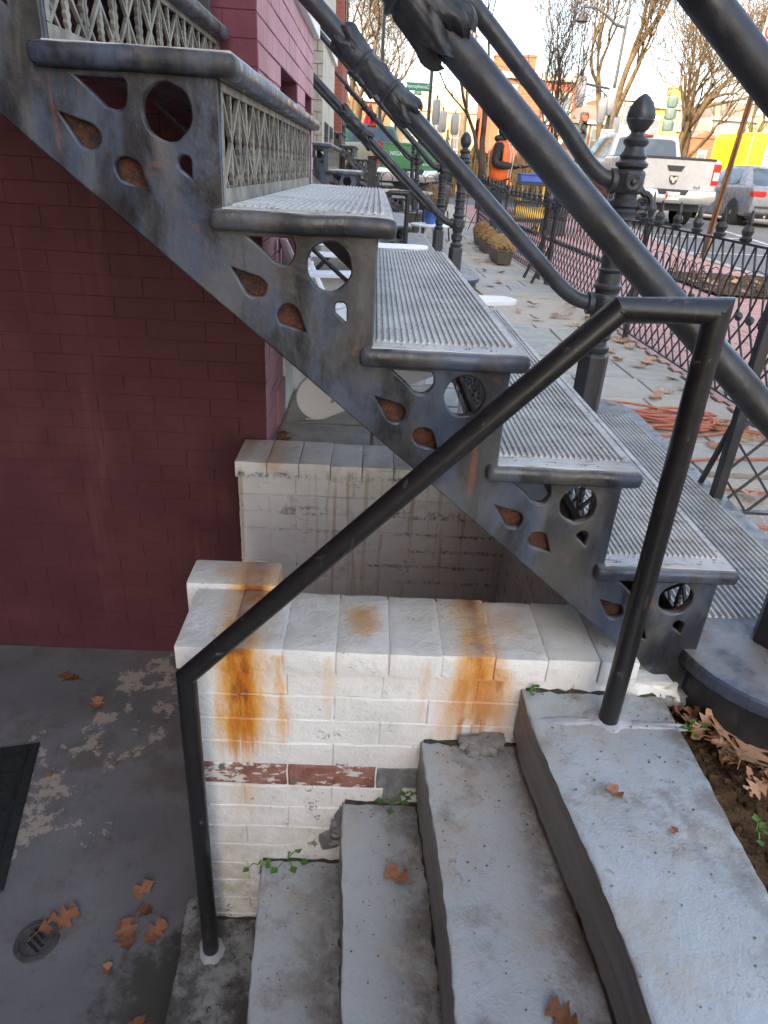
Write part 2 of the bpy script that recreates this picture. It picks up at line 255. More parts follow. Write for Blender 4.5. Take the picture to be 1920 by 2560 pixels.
# ------------------------------------------------------------------ mesh helpers
class MB:
    def __init__(s): s.v=[]; s.f=[]
    def add(s,v,f): o=len(s.v); s.v+=[tuple(x) for x in v]; s.f+=[tuple(i+o for i in q) for q in f]; return s
    def box(s,x0,x1,y0,y1,z0,z1):
        return s.add([(x0,y0,z0),(x1,y0,z0),(x1,y1,z0),(x0,y1,z0),(x0,y0,z1),(x1,y0,z1),(x1,y1,z1),(x0,y1,z1)],[(0,3,2,1),(4,5,6,7),(0,1,5,4),(1,2,6,5),(2,3,7,6),(3,0,4,7)])
    def bar(s,a,b,w,h=None):
        # square bar between two points
        a,b=Vector(a),Vector(b); d=(b-a).normalized(); h=h or w
        u=d.cross(Vector((0,0,1)) if abs(d.z)<.95 else Vector((0,1,0))).normalized(); n=u.cross(d)
        v=[]
        for p in (a,b):
            for su,sn in ((-1,-1),(1,-1),(1,1),(-1,1)): v.append(p+u*su*w/2+n*sn*h/2)
        return s.add(v,[(0,1,2,3),(7,6,5,4),(0,4,5,1),(1,5,6,2),(2,6,7,3),(3,7,4,0)])
    def tube(s,pts,r,seg=10,caps=True,close=False):
        pts=[Vector(p) for p in pts]; n=len(pts); rad=r if isinstance(r,(list,tuple)) else [r]*n
        ref=None; rings=[]
        for i in range(n):
            if close: t0=(pts[i]-pts[i-1]).normalized(); t1=(pts[(i+1)%n]-pts[i]).normalized()
            else: t0=(pts[i]-pts[max(i-1,0)]) if i else (pts[1]-pts[0]); t1=(pts[min(i+1,n-1)]-pts[i]) if i<n-1 else t0; t0=t0.normalized(); t1=t1.normalized()
            t=(t0+t1); t=t.normalized() if t.length>1e-6 else t0
            if ref is None: ref=t.orthogonal().normalized()
            u=(ref-t*ref.dot(t)); u=u.normalized() if u.length>1e-6 else t.orthogonal().normalized(); ref=u; w=t.cross(u)
            ca=max(.35,t.dot(t1)); bend=(t1-t0); bd=(bend-t*bend.dot(t)); bd=bd.normalized() if bd.length>1e-4 else None
            ring=[]
            for k in range(seg):
                a=2*math.pi*k/seg; q=(u*math.cos(a)+w*math.sin(a))*rad[i]
                if bd is not None and ca<.98: q=q+bd*(q.dot(bd))*(1/ca-1)
                ring.append(pts[i]+q)
            rings.append(ring)
        v=[p for g in rings for p in g]; f=[]
        m=n if close else n-1
        for i in range(m):
            for k in range(seg):
                a=i*seg+k; b=i*seg+(k+1)%seg; j=((i+1)%n)*seg; f.append((a,b,j+(k+1)%seg,j+k))
        if caps and not close: f.append(tuple(range(seg-1,-1,-1))); f.append(tuple((n-1)*seg+k for k in range(seg)))
        return s.add(v,f)
    def lathe(s,prof,c=(0,0,0),seg=16,rot=0,axis=None,cap=True):
        # prof: (radius,height) upward
        c=Vector(c); v=[]; f=[]; q=Vector((0,0,1)).rotation_difference(Vector(axis)) if axis else None
        for r,h in prof:
            for k in range(seg):
                a=rot+2*math.pi*k/seg; p=Vector((r*math.cos(a),r*math.sin(a),h)); v.append(c+(q@p if q else p))
        for i in range(len(prof)-1):
            for k in range(seg): f.append((i*seg+k,i*seg+(k+1)%seg,(i+1)*seg+(k+1)%seg,(i+1)*seg+k))
        if cap: f.append(tuple(range(seg-1,-1,-1))); f.append(tuple((len(prof)-1)*seg+k for k in range(seg)))
        return s.add(v,f)
    def prism(s,poly,axis,a,b):
        # polygon in the plane normal to axis, extruded from a to b ; poly coords are the two other axes in order
        def P(q,t): return {'x':(t,q[0],q[1]),'y':(q[0],t,q[1]),'z':(q[0],q[1],t)}[axis]
        n=len(poly); v=[P(q,a) for q in poly]+[P(q,b) for q in poly]
        f=[tuple(range(n)),tuple(range(2*n-1,n-1,-1))]+[(i,i+n,(i+1)%n+n,(i+1)%n) for i in range(n)]
        return s.add(v,f)
    def ell(s,c,r,seg=10,rings=6,q=None):
        c=Vector(c); v=[]; f=[]
        for i in range(rings+1):
            th=math.pi*i/rings
            for k in range(seg):
                a=2*math.pi*k/seg; p=Vector((r[0]*math.sin(th)*math.cos(a),r[1]*math.sin(th)*math.sin(a),r[2]*math.cos(th))); v.append(c+(q@p if q else p))
        for i in range(rings):
            for k in range(seg): f.append((i*seg+k,(i+1)*seg+k,(i+1)*seg+(k+1)%seg,i*seg+(k+1)%seg))
        return s.add(v,f)
    def mesh(s,name,mat=None,smooth=0,bevel=0,bseg=2,fixn=True):
        me=bpy.data.meshes.new(name); me.from_pydata(s.v,[],s.f)
        if fixn or bevel:
            bm=bmesh.new(); bm.from_mesh(me); bmesh.ops.remove_doubles(bm,verts=bm.verts,dist=1e-6)
            bmesh.ops.recalc_face_normals(bm,faces=bm.faces)
            if bevel:
                ed=[e for e in bm.edges if len(e.link_faces)==2 and e.calc_face_angle(0)>R(28)]
                bmesh.ops.bevel(bm,geom=ed,offset=bevel,segments=bseg,profile=.6,affect='EDGES',clamp_overlap=True)
            bm.to_mesh(me); bm.free()
        if smooth: shade(me,smooth)
        if mat: me.materials.append(M[mat] if isinstance(mat,str) else mat)
        return me
def shade(me,ang=35):
    me.polygons.foreach_set('use_smooth',[True]*len(me.polygons))
    bm=bmesh.new(); bm.from_mesh(me)
    for e in bm.edges: e.smooth=not(len(e.link_faces)==2 and e.calc_face_angle(0)>R(ang))
    bm.to_mesh(me); bm.free()
def link(name,me,parent=None,loc=None,rot=None,scale=None):
    o=bpy.data.objects.new(name,me); COL.objects.link(o)
    if parent: o.parent=parent
    if loc is not None: o.location=loc
    if rot is not None: o.rotation_euler=rot
    if scale is not None: o.scale=scale
    return o
def part(name,mb,mat,parent,smooth=0,bevel=0,bseg=2,label=None,**k):
    o=link(name,mb.mesh(name,mat,smooth,bevel,bseg),parent,**k)
    if label: o['label']=label
    return o
def tag(o,label,cat,group=None):
    o['label']=label; o['category']=cat
    if group: o['group']=group
    return o
def thing(name,label,cat,loc=(0,0,0),rz=0,group=None,scale=None):
    return tag(link(name,None,None,loc,(0,0,rz),scale),label,cat,group)
def struct(name,me):
    o=link(name,me); o['kind']='structure'; return o
def dup(root,loc,rot=None,label=None,group=None,scale=None):
    r=root.copy(); COL.objects.link(r); r.location=loc
    if rot is not None: r.rotation_euler=rot
    if scale is not None: r.scale=scale
    if label: r['label']=label
    if group: r['group']=group
    def rec(a,b):
        for ch in list(a.children):
            c=ch.copy(); COL.objects.link(c); c.parent=b; rec(ch,c)
    rec(root,r); return r
def plate(name,outer,holes,th,bevel=.002):
    # flat plate in XZ (curve fill), thickness along Y centred on 0
    cu=bpy.data.curves.new(name,'CURVE'); cu.dimensions='2D'; cu.fill_mode='BOTH'; cu.extrude=max(th/2-bevel,1e-4); cu.bevel_depth=bevel; cu.bevel_resolution=1
    for loop in [outer]+holes:
        sp=cu.splines.new('POLY'); sp.points.add(len(loop)-1)
        for p,q in zip(sp.points,loop): p.co=(q[0],q[1],0,1)
        sp.use_cyclic_u=True
    o=bpy.data.objects.new(name,cu); COL.objects.link(o); dg=bpy.context.evaluated_depsgraph_get()
    me=bpy.data.meshes.new_from_object(o.evaluated_get(dg)); bpy.data.objects.remove(o); bpy.data.curves.remove(cu)
    me.transform(Matrix.Rotation(R(90),4,'X')); me.name=name; me.materials.clear(); return me
def text_mesh(name,txt,size,mat,ext=.0008,align='CENTER'):
    cu=bpy.data.curves.new(name,'FONT'); cu.body=txt; cu.size=size; cu.extrude=ext; cu.align_x=align; cu.align_y='CENTER'; cu.resolution_u=2
    o=bpy.data.objects.new(name,cu); COL.objects.link(o); dg=bpy.context.evaluated_depsgraph_get()
    me=bpy.data.meshes.new_from_object(o.evaluated_get(dg)); bpy.data.objects.remove(o); bpy.data.curves.remove(cu)
    me.transform(Matrix.Rotation(R(90),4,'X')); me.materials.clear(); me.materials.append(M[mat]); return me
def nz(x,y,z,s=1): return mnoise.noise(Vector((x*s,y*s,z*s)))
def circ(cx,cz,rx,rz,n=24,a0=0): return [(cx+rx*math.cos(a0+2*math.pi*i/n),cz+rz*math.sin(a0+2*math.pi*i/n)) for i in range(n)]
def sstep(t): t=max(0,min(1,t)); return t*t*(3-2*t)
def gz(y): return .32*sstep((y-10)/9)
# ================================================================== SETTING
YN=1.186; FLOOR=-1.03
rnd=random.Random(7)
def sheet(name,xs,ys,zf,mat):
    mb=MB(); v=[(x,y,zf(x,y)) for y in ys for x in xs]; n=len(xs)
    f=[(j*n+i,j*n+i+1,(j+1)*n+i+1,(j+1)*n+i) for j in range(len(ys)-1) for i in range(n-1)]
    mb.add(v,f); return struct(name,mb.mesh(name,mat,30,fixn=False))
def frange(a,b,n): return [a+(b-a)*i/n for i in range(n+1)]
ysf=frange(2.5,10,4)[:-1]+frange(10,19,9)+[24,30,45,80,140,300,900]
# bedding under the flagged pavement, brick pavement, kerb, road, land beyond
sheet('pavement',[-1.8,-.3,.6,1.96],[2.56]+[y for y in ysf if 2.56<y<=19],lambda x,y:gz(y)-.012,'aggr')
g0=sheet('forecourt',[.70,1.0,1.98],[1.27,1.8,2.5],lambda x,y:-.012,'aggr')
sheet('brick_pavement',[1.96,3,5.26],[-6,0,2.5]+[y for y in ysf if 2.5<y<=19],lambda x,y:gz(y)-.004,'pavefar')
road_z=lambda x,y: gz(y)-.11+ .06*sstep((x-5.4)/4)
sheet('road',[5.40,7,9,12,16,30,70,160,420],[-20,-6,2.5]+[y for y in ysf if y>2.5],road_z,'asphalt')
sheet('cross_street',[-120,-40,-10,-.75,1.96,5.40],[19,24,30,45,80,140,300,900],lambda x,y:gz(y)-.03,'asphalt')
mb=MB()
for a,b in zip([-6,0,5,10,12,14,16],[0,5,10,12,14,16,19]):
    mb.add([(5.26,a,gz(a)-.3),(5.41,a,gz(a)-.3),(5.41,a,gz(a)+.004),(5.26,a,gz(a)+.004),(5.26,b,gz(b)-.3),(5.41,b,gz(b)-.3),(5.41,b,gz(b)+.004),(5.26,b,gz(b)+.004)],[(0,1,2,3),(4,7,6,5),(0,4,5,1),(1,5,6,2),(2,6,7,3),(3,7,4,0)])
M['kerb']=simple('kerb_stone',(.36,.35,.33),.8,.15); struct('kerb',mb.mesh('kerb','kerb'))
# soil bed beside the steps
def soilz(x,y): return -.05+.02*nz(x,y,0,9)+.012*nz(x,y,3,28)-.02*sstep((1.05-y)/.6)
sheet('soil',frange(.64,1.97,50),frange(-2,1.28,80),soilz,'soil')
# areaway floor
sheet('areaway_floor',frange(-2.2,.62,6),frange(-2.5,2.6,6),lambda x,y:FLOOR,'floor')
# ---- flagstones (irregular pieces) and aggregate strips
pv=bpy.data.objects['pavement']
def flag(x0,x1,y0,y1,j=.006,parent=pv):
    g=.007; q=[(x0+g,y0+g),((x0+x1)/2,y0+g+rnd.uniform(-.003,.003)),(x1-g,y0+g),(x1-g,y1-g),((x0+x1)/2,y1-g+rnd.uniform(-.003,.003)),(x0+g,y1-g)]
    q=[(a+rnd.uniform(-j,j)*.5,b+rnd.uniform(-j,j)*.5) for a,b in q]
    z=gz((y0+y1)/2); mb=MB(); n=len(q); t=[rnd.uniform(-.002,.003) for _ in q]
    sl=(gz(y1)-gz(y0))/(y1-y0) if y1>y0 else 0
    zz=lambda y:gz(y0)+sl*(y-y0)
    mb.add([(a,b,zz(b)-.03) for a,b in q]+[(a,b,zz(b)+.002+w) for (a,b),w in zip(q,t)],[tuple(range(n,2*n))]+[(i,(i+1)%n,(i+1)%n+n,i+n) for i in range(n)])
    part('flagstone',mb,'flag',parent,0,.003,1)
def flagfield(x0,x1,y0,y1,wx=.55,wy=.38):
    y=y0
    while y<y1-.1:
        h=min(rnd.uniform(.75,1.25)*wy,y1-y); h=y1-y if y1-y-h<.12 else h; x=x0
        while x<x1-.05:
            w=min(rnd.uniform(.6,1.4)*wx,x1-x); w=x1-x if x1-x-w<.15 else w
            flag(x,x+w,y,y+h); x+=w
        y+=h
flagfield(-.365,1.9,2.53,5.45); flagfield(.2,1.9,6.75,9.0,.6,.42); flagfield(.6,1.9,10.2,13.6,.7,.5)
# ---- paving bricks (nearest seen through the fence), herringbone-free running bond
bp=bpy.data.objects['brick_pavement']
bm_=MB().box(-.1,.1,-.048,.048,-.01,.004); pbm=[bm_.mesh('paving_brick','pave',0,.004,1)]
cnt=0
for row in range(40):
    for i in range(12):
        if cnt>=300: break
        x=2.02+i*.208+(.104 if row%2 else 0); y=3.0+row*.103
        if x>4.5 or (x>3.4 and y<4.2): continue
        link('brick',pbm[0],bp,(x,y,gz(y)+.001+rnd.uniform(-.001,.002)),(0,0,rnd.uniform(-.01,.01))); cnt+=1
# ================================================================== BRICK WALLS
def brick_mesh(l,h,d,seed,amp=.0025,r=.005,nx=5,nyv=3,name='brick'):
    # origin at centre of front face ; front faces -Y ; depth towards +Y
    mb=MB(); xs=[-l/2]+[(-l/2+r)+(l-2*r)*i/nx for i in range(nx+1)]+[l/2]; zs=[-h/2]+[(-h/2+r)+(h-2*r)*i/nyv for i in range(nyv+1)]+[h/2]
    nxv=len(xs); v=[]
    for z in zs:
        for x in xs:
            e=(x in (xs[0],xs[-1]))+(z in (zs[0],zs[-1])); 
            y=amp*1.6*nz(x*14+seed*3.1,seed*7.7,z*14)+amp*nz(x*45+seed,3,z*45)
            if e: y+=r*(.9 if e==1 else 1.25)
            jx=.0022*nz(z*40,seed,1) if x in (xs[0],xs[-1]) else 0; jz=.0022*nz(x*30,seed,5) if z in (zs[0],zs[-1]) else 0
            v.append((x+jx,y,z+jz))
    f=[(j*nxv+i,j*nxv+i+1,(j+1)*nxv+i+1,(j+1)*nxv+i) for j in range(len(zs)-1) for i in range(nxv-1)]
    o=len(v); bx=[(-l/2,d,-h/2),(l/2,d,-h/2),(l/2,d,h/2),(-l/2,d,h/2)]; v+=bx
    top=(len(zs)-1)*nxv
    f.append((o+3,o+2)+tuple(top+i for i in range(nxv-1,-1,-1))); f.append((o,)+tuple(range(nxv))+(o+1,))
    f.append((o,o+3)+tuple(j*nxv for j in range(len(zs)-1,-1,-1))); f.append((o+1,)+tuple(j*nxv+nxv-1 for j in range(len(zs)))+(o+2,)); f.append((o,o+1,o+2,o+3))
    mb.add(v,f); return mb.mesh(name,None,24)
CH=.0725
def wmesh(mat,l,n=6,h=.066,d=.09,amp=.0025,r=.005,nx=7,nyv=4):
    out=[]
    for k in range(n):
        me=brick_mesh(l,h,d,k*1.37+l*10,amp,r,nx,nyv); me.materials.append(M[mat]); out.append(me)
    return out
WB=wmesh('white',.2095,9,.0695,.09,.0022,.0030); WH=wmesh('white',.1,6,.0695,.09,.0022,.0030); RB=wmesh('red',.207,4,.069,.09,.0022,.004); CB=wmesh('cement',.207,2,.068,.09,.0022,.004)
HALF=wmesh('white',.15,5,.0695,.09,.0022,.0030)
# near low wall
w1=thing('low_brick_wall','low white painted brick wall with rust streaks beside the stone steps','wall')
mb=MB().box(-.352,.615,YN+.0026,YN+.215,FLOOR,.028); mb.box(.615,.715,YN+.0026,YN+.215,FLOOR,-.01)
part('mortar_core',mb,'white',w1)
z=.09-.062
c=0
while z>-.98:
    z0=z-CH; mid=(z+z0)/2-.001
    xend=.62 if c==0 else (.715 if c==1 else .66)
    x=-.365+(0 if c%2 else -.0)
    first=True
    while x<xend-.03:
        l=.215
        if first and c%2==1: l=.108
        if first and c%2==0: l=.215
        if x+l>xend: l=xend-x
        first=False
        cx=x+l/2; red=(-.345<mid<-.285)
        if red: me=(RB if cx<.05 else CB)[rnd.randrange(2)]; base=.207; dy=-.0015
        else:
            lst,base=(WB,.207) if l>.18 else ((HALF,.15) if l>.125 else (WH,.1)); me=lst[rnd.randrange(len(lst))]; dy=0
        if l>.04:
            o=link('brick',me,w1,(cx,YN+dy+rnd.uniform(-.0012,.0012),mid+rnd.uniform(-.001,.001)),(0,rnd.uniform(-.006,.006),0),((l-.0035)/base,1,1))
            if red: o['label']='brick with bare red face where the paint has gone' if cx<.05 else 'grey cement-smeared brick'
        x+=l
    z=z0; c+=1
# coping of header bricks
def coping(w,x0,x1,y0,depth,ztop,th,pitch,mat,seed,drop=None):
    x=x0; k=0
    while x<x1-.02:
        l=min(pitch,x1-x); me=MB(); g=.0012
        me.box(-l/2+g,l/2-g,0,depth,-th,0); m=me.mesh('coping_brick',None,0,.0032,2)
        bm=bmesh.new(); bm.from_mesh(m); bmesh.ops.subdivide_edges(bm,edges=[e for e in bm.edges if e.calc_length()>.08],cuts=5,use_grid_fill=True)
        for vv in bm.verts:
            vv.co+=Vector((0,.003*nz(vv.co.x*20+seed+k,1,vv.co.z*30),.0018*nz(vv.co.x*16+k*3,vv.co.y*14,seed)))
        bm.to_mesh(m); bm.free(); shade(m,50); m.materials.append(M[mat])
        link('coping_brick',m,w,(x+l/2,y0+rnd.uniform(-.003,.002),ztop+rnd.uniform(-.002,.002)),(rnd.uniform(-.01,.01),rnd.uniform(-.006,.006),rnd.uniform(-.006,.006))); x+=l; k+=1
coping(w1,-.39,.63,YN-.012,.222,.09,.062,.1165,'white',2)
mb=MB().box(-.352,.62,YN-.006,YN+.2,.02,.0883); part('mortar_joint',mb,'white',w1)
m=MB().box(-.42,-.197,1.402,1.515,.0,.104).mesh('coping_brick','white',0,.009,2); shade(m,40); link('coping_brick',m,w1)
mb=MB().box(-.40,-.21,1.41,1.50,FLOOR,.0); part('mortar_core',mb,'white',w1)
# broken ragged end of the near wall
def chunk(cx,cy,cz,sx,sy,sz,seed,mat,parent,name,amp=.35):
    bm=bmesh.new(); bmesh.ops.create_cube(bm,size=2); bmesh.ops.subdivide_edges(bm,edges=bm.edges[:],cuts=4,use_grid_fill=True)
    for v in bm.verts:
        c=v.co.copy(); k=1+amp*mnoise.noise(c*1.3+Vector((seed,0,0)))+amp*.5*mnoise.noise(c*3.1+Vector((0,seed,0))); c=c*.75+c.normalized()*.42
        v.co=Vector((c.x*sx*k,c.y*sy*k,c.z*sz*k))
    me=bpy.data.meshes.new(name); bm.to_mesh(me); bm.free(); shade(me,38); me.materials.append(M[mat]); return link(name,me,parent,(cx,cy,cz))
chunk(.655,YN+.05,.012,.055,.05,.022,1,'white',w1,'broken_brick'); chunk(.70,YN+.035,-.006,.04,.035,.018,4,'white',w1,'broken_brick'); chunk(.635,YN+.10,.045,.03,.06,.02,7,'cement',w1,'broken_brick'); chunk(.735,YN+.03,-.02,.03,.03,.015,9,'cement',w1,'broken_brick')
# far low wall of the pit + right-hand pit wall
w2=thing('low_brick_wall','mould-streaked white brick wall under the iron stair','wall')
part('mortar_core',MB().box(-.45,.62,2.309,2.52,FLOOR,.0),'white',w2)
coping(w2,-.468,.62,2.288,.232,.052,.062,.1165,'white',9)
z=-.012; c=0
while z>-.95:
    z0=z-CH; mid=(z+z0)/2; x=-.462+(-.1 if c%2 else 0)
    while x<.6:
        l=.215; a=max(x,-.462); b=min(x+l,.6)
        if b-a>.03:
            lst,base=(WB,.207) if b-a>.18 else ((HALF,.15) if b-a>.125 else (WH,.1))
            link('brick',lst[rnd.randrange(len(lst))],w2,((a+b)/2,2.304+rnd.uniform(-.0015,.0015),mid),(0,rnd.uniform(-.006,.006),0),((b-a-.005)/base,1,1.02))
        x+=l
    z=z0; c+=1
w3=thing('pit_side_wall','white brick return wall closing the pit beneath the lowest iron treads','wall')
part('mortar_core',MB().box(.566,.66,1.41,2.30,FLOOR,.035),'white',w3)
z=.035; c=0
while z>-.9:
    z0=z-CH
    for i in range(5):
        y0=1.41+i*.215-(.107 if c%2 else 0); a=max(y0,1.41); b=min(y0+.215,2.296)
        if b-a>.05:
            link('brick',WB[rnd.randrange(7)],w3,(.560,(a+b)/2,(z+z0)/2),(0,0,R(-90)),((b-a-.006)/.207,1,1.02))
    z=z0; c+=1
# cement patches beside the bottom courses
mb=MB()
for (x,zz,a,b) in ((.11,-.36,.03,.05),(-.045,-.53,.03,.04),(.0,-.44,.03,.05),(-.2,-.66,.03,.03),(.30,-.165,.03,.015)):
    mb.ell((x,YN+.004,zz),(a,.012,b),9,6)
for vi,vv in enumerate(mb.v): mb.v[vi]=(vv[0]+.012*nz(vv[0],vv[1],vv[2],35),vv[1],vv[2]+.012*nz(vv[2],vv[0],vv[1],35))
part('cement_patch',mb,'cement',w1,60)
# ================================================================== STONE STEPS
st=thing('stone_steps','grey painted stone steps with worn edges going down to the basement','steps')
def slab(x0f,x1f,y0,y1,zt,th,seed,mat='slab',nx=26,ny=90,name='slab'):
    # top grid with broken edges ; x0f,x1f functions of y
    mb=MB(); rows=[]
    for j in range(ny+1):
        y=y0+(y1-y0)*j/ny; a,b=x0f(y),x1f(y); row=[]
        a+=.004*nz(seed,y*6,0)+.003*nz(seed,y*33,2)+.003*nz(seed,y*80,2); b+=.004*nz(seed,y*7,5)+.005*nz(seed,y*38,7)
        rr=.0045+.009*max(0,nz(seed+4,y*7,1))+.006*max(0,nz(seed+8,y*23,1))
        cols=[(a+.002,-th),(a,-th*.62),(a-.003*nz(seed,y*25,9),-th*.3),(a+.001,-rr),(a+rr*.35,-rr*.3),(a+rr,0)]+[(a+rr+(b-a-2*rr)*i/nx,0) for i in range(1,nx)]+[(b-rr,0),(b-.002,-rr*.5),(b,-th)]
        for i,(x,dz) in enumerate(cols):
            top=1 if dz==0 else .3
            z=zt+dz+top*(.0022*nz(x*5+seed,y*5,0)+.0014*nz(x*18,y*18,seed)+.001*nz(x*60,y*60,seed))
            if 0<i<4: x+=.0025*nz(seed+i,y*9,dz*30)+.002*nz(seed,y*45,dz*90)
            row.append((x,y,z))
        rows.append(row)
    n=len(rows[0]); mb.add([p for r_ in rows for p in r_],[(j*n+i,j*n+i+1,(j+1)*n+i+1,(j+1)*n+i) for j in range(ny) for i in range(n-1)])
    o=len(mb.v); mb.f.append(tuple(range(n-1,-1,-1))); mb.f.append(tuple(ny*n+i for i in range(n)))
    return part(name,mb,mat,st,45)
Y0=-.55
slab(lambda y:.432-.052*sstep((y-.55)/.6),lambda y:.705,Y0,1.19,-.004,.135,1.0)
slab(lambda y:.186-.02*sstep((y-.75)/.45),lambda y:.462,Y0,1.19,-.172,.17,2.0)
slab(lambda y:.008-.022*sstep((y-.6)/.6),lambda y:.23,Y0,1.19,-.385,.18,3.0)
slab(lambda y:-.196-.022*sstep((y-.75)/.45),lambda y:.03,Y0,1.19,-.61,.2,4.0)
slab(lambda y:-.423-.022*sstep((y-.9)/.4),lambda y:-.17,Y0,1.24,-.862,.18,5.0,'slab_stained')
mb=MB().box(.44,.69,Y0,1.185,-.6,-.13).box(.22,.44,Y0,1.185,-.7,-.30).box(.02,.22,Y0,1.185,-.85,-.50).box(-.165,.02,Y0,1.185,-1.0,-.76)
M['underfill']=simple('rubble_under_steps',(.07,.065,.06),.95,.3,20,0,.8); part('rubble_fill',mb,'underfill',st)
# grout lumps at the railing feet
def lump(cx,cy,z,rx,ry,h,seed,mat):
    mb=MB(); v=[(cx,cy,z+h)]; f=[]; n=28
    for k,(s,hh) in enumerate(((.35,1),(.62,.75),(.85,.35),(1.0,-.15))):
        for i in range(n):
            a=2*math.pi*i/n; w=1+.35*nz(math.cos(a)*1.6+seed,math.sin(a)*1.6,k*.2)
            v.append((cx+rx*s*w*math.cos(a),cy+ry*s*w*math.sin(a),z+h*hh+.002*nz(a*3,k,seed)))
    f+=[(0,1+i,1+(i+1)%n) for i in range(n)]
    for k in range(3): f+=[(1+k*n+i,1+(k+1)*n+i,1+(k+1)*n+(i+1)%n,1+k*n+(i+1)%n) for i in range(n)]
    mb.add(v,f); part('grout_patch',mb,mat,st,60)
M['grout']=simple('pale_grout',(.36,.36,.365),.55,.12,30,0,.4)
lump(.552,1.098,-.006,.06,.036,.011,1,'grout'); lump(.61,1.088,-.007,.12,.016,.006,5,'grout'); lump(.48,1.092,-.007,.11,.015,.007,9,'grout')
lump(-.348,1.092,-.866,.045,.045,.012,3,'grout')
# stones and crumbs jammed between steps and wall
M['rubble']=simple('grey_rubble',(.24,.235,.22),.85,.25,30,0,.5)
for x,y,z,s in ((.305,1.165,-.155,.028),(.335,1.17,-.15,.018),(-.012,1.165,-.46,.022),(.27,1.165,-.15,.016),(-.02,1.17,-.5,.018)):
    o=chunk(x,y,z,s,s*.7,s*.6,x*90,'rubble',None,'loose_stone',.5); tag(o,'small grey stone wedged between a step and the white wall','stone','stones wedged along the wall')
# ================================================================== THE HOUSE
hs=thing('row_house','maroon and rose painted brick row house with a projecting bay','house')
XC,YM=-.385,2.52
YB=4.6
# solid body of the bay and the main front (set back), tall enough to shade the pavement
mb=MB().box(-6,XC-.2,YM+.016,YB,FLOOR-.1,10.5).box(XC-.2,XC-.006,YM+.016,YB,1.36,10.5).box(XC-.2,XC-.006,YM+.016,YB,FLOOR-.1,.35)
for a,b in ((YM+.016,3.10),(3.72,4.10),(4.49,YB)): mb.box(XC-.2,XC-.006,a,b,.35,1.36)
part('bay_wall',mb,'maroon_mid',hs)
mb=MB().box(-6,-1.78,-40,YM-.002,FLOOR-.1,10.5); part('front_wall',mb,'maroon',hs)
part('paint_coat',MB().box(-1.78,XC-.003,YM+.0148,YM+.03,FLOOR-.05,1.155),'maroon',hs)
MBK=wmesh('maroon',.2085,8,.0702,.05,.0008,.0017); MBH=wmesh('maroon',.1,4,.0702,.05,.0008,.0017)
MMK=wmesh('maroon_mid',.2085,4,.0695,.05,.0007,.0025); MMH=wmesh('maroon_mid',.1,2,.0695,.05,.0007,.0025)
z=FLOOR; c=0; cnt=0
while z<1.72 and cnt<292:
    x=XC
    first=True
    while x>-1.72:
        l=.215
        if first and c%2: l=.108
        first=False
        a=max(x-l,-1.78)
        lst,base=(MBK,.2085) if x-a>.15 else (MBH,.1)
        if z>1.16: lst=MMK if x-a>.15 else MMH  # courses above this height take a lighter maroon
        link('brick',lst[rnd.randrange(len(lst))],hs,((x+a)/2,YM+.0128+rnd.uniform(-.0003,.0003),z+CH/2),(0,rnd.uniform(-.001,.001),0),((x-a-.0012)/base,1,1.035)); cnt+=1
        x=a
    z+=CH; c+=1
# rose-painted flank of the bay (one mesh: too foreshortened to tell bricks apart far along)
mb=MB(); z=-.02; c=0
wins=((3.10,3.72,.35,1.36),(4.10,4.49,.35,1.35))
def inwin(a,b,z0,z1): return any(b>w[0]+.01 and a<w[1]-.01 and z1>w[2]+.01 and z0<w[3]-.01 for w in wins)
nb=0
while z<1.62:
    y=YM+.0145-(.108 if c%2 else 0)
    while y<YB:
        a,b=max(y,YM+.0145),min(y+.215,YB)
        segs=[(a,b)]
        for w in wins:
            ns=[]
            for (p,q) in segs:
                if q>w[0] and p<w[1] and z+CH>w[2]+.02 and z<w[3]-.02:
                    if p<w[0]: ns.append((p,w[0]))
                    if q>w[1]: ns.append((w[1],q))
                else: ns.append((p,q))
            segs=ns
        for p,q in segs:
            if q-p>.03:
                e=.002; dx=rnd.uniform(-.0015,.0015); mb.box(XC-.005,XC+.0015+dx,p+e,q-e,z+e,z+CH-e)
        y+=.215
    z+=CH; c+=1
o=part('brick_courses',mb,'pink',hs,0,.002,1); o['kind']='stuff'
M['win_dk']=simple('dark_glass',(.02,.022,.025),.08,.2,3)
for (a,b,z0,z1) in wins:
    w_=part('window',MB().box(XC-.198,XC-.18,a+.03,b-.03,z0+.03,z1-.03),'win_dk',hs); part('frame',MB().box(XC-.199,XC-.165,a,a+.04,z0,z1).box(XC-.199,XC-.165,b-.04,b,z0,z1).box(XC-.199,XC-.165,a+.04,b-.04,z1-.04,z1).box(XC-.199,XC-.165,a+.04,b-.04,z0,z0+.04),'maroon_mid',w_); part('sill',MB().box(XC-.16,XC+.012,a-.01,b+.01,z0-.04,z0+.003),'maroon_mid',w_)
M['white_trim']=simple('white_trim_paint',(.78,.77,.73),.5,.06,5,0,.15)
mb=MB().box(XC-.1,XC+.035,YM-.02,YB+.02,1.655,2.6); part('white_band',mb,'white_trim',hs,0,.006)
mb=MB().box(XC-.016,XC+.012,YM+.30,YB-.02,-.03,.16); part('plinth',mb,'pink',hs,0,.008)
# white rendered base beyond the bay foot
mb=MB().box(-.62,-.372,3.05,4.58,-.02,.48); part('white_base',mb,'white_trim',hs,0,.006)
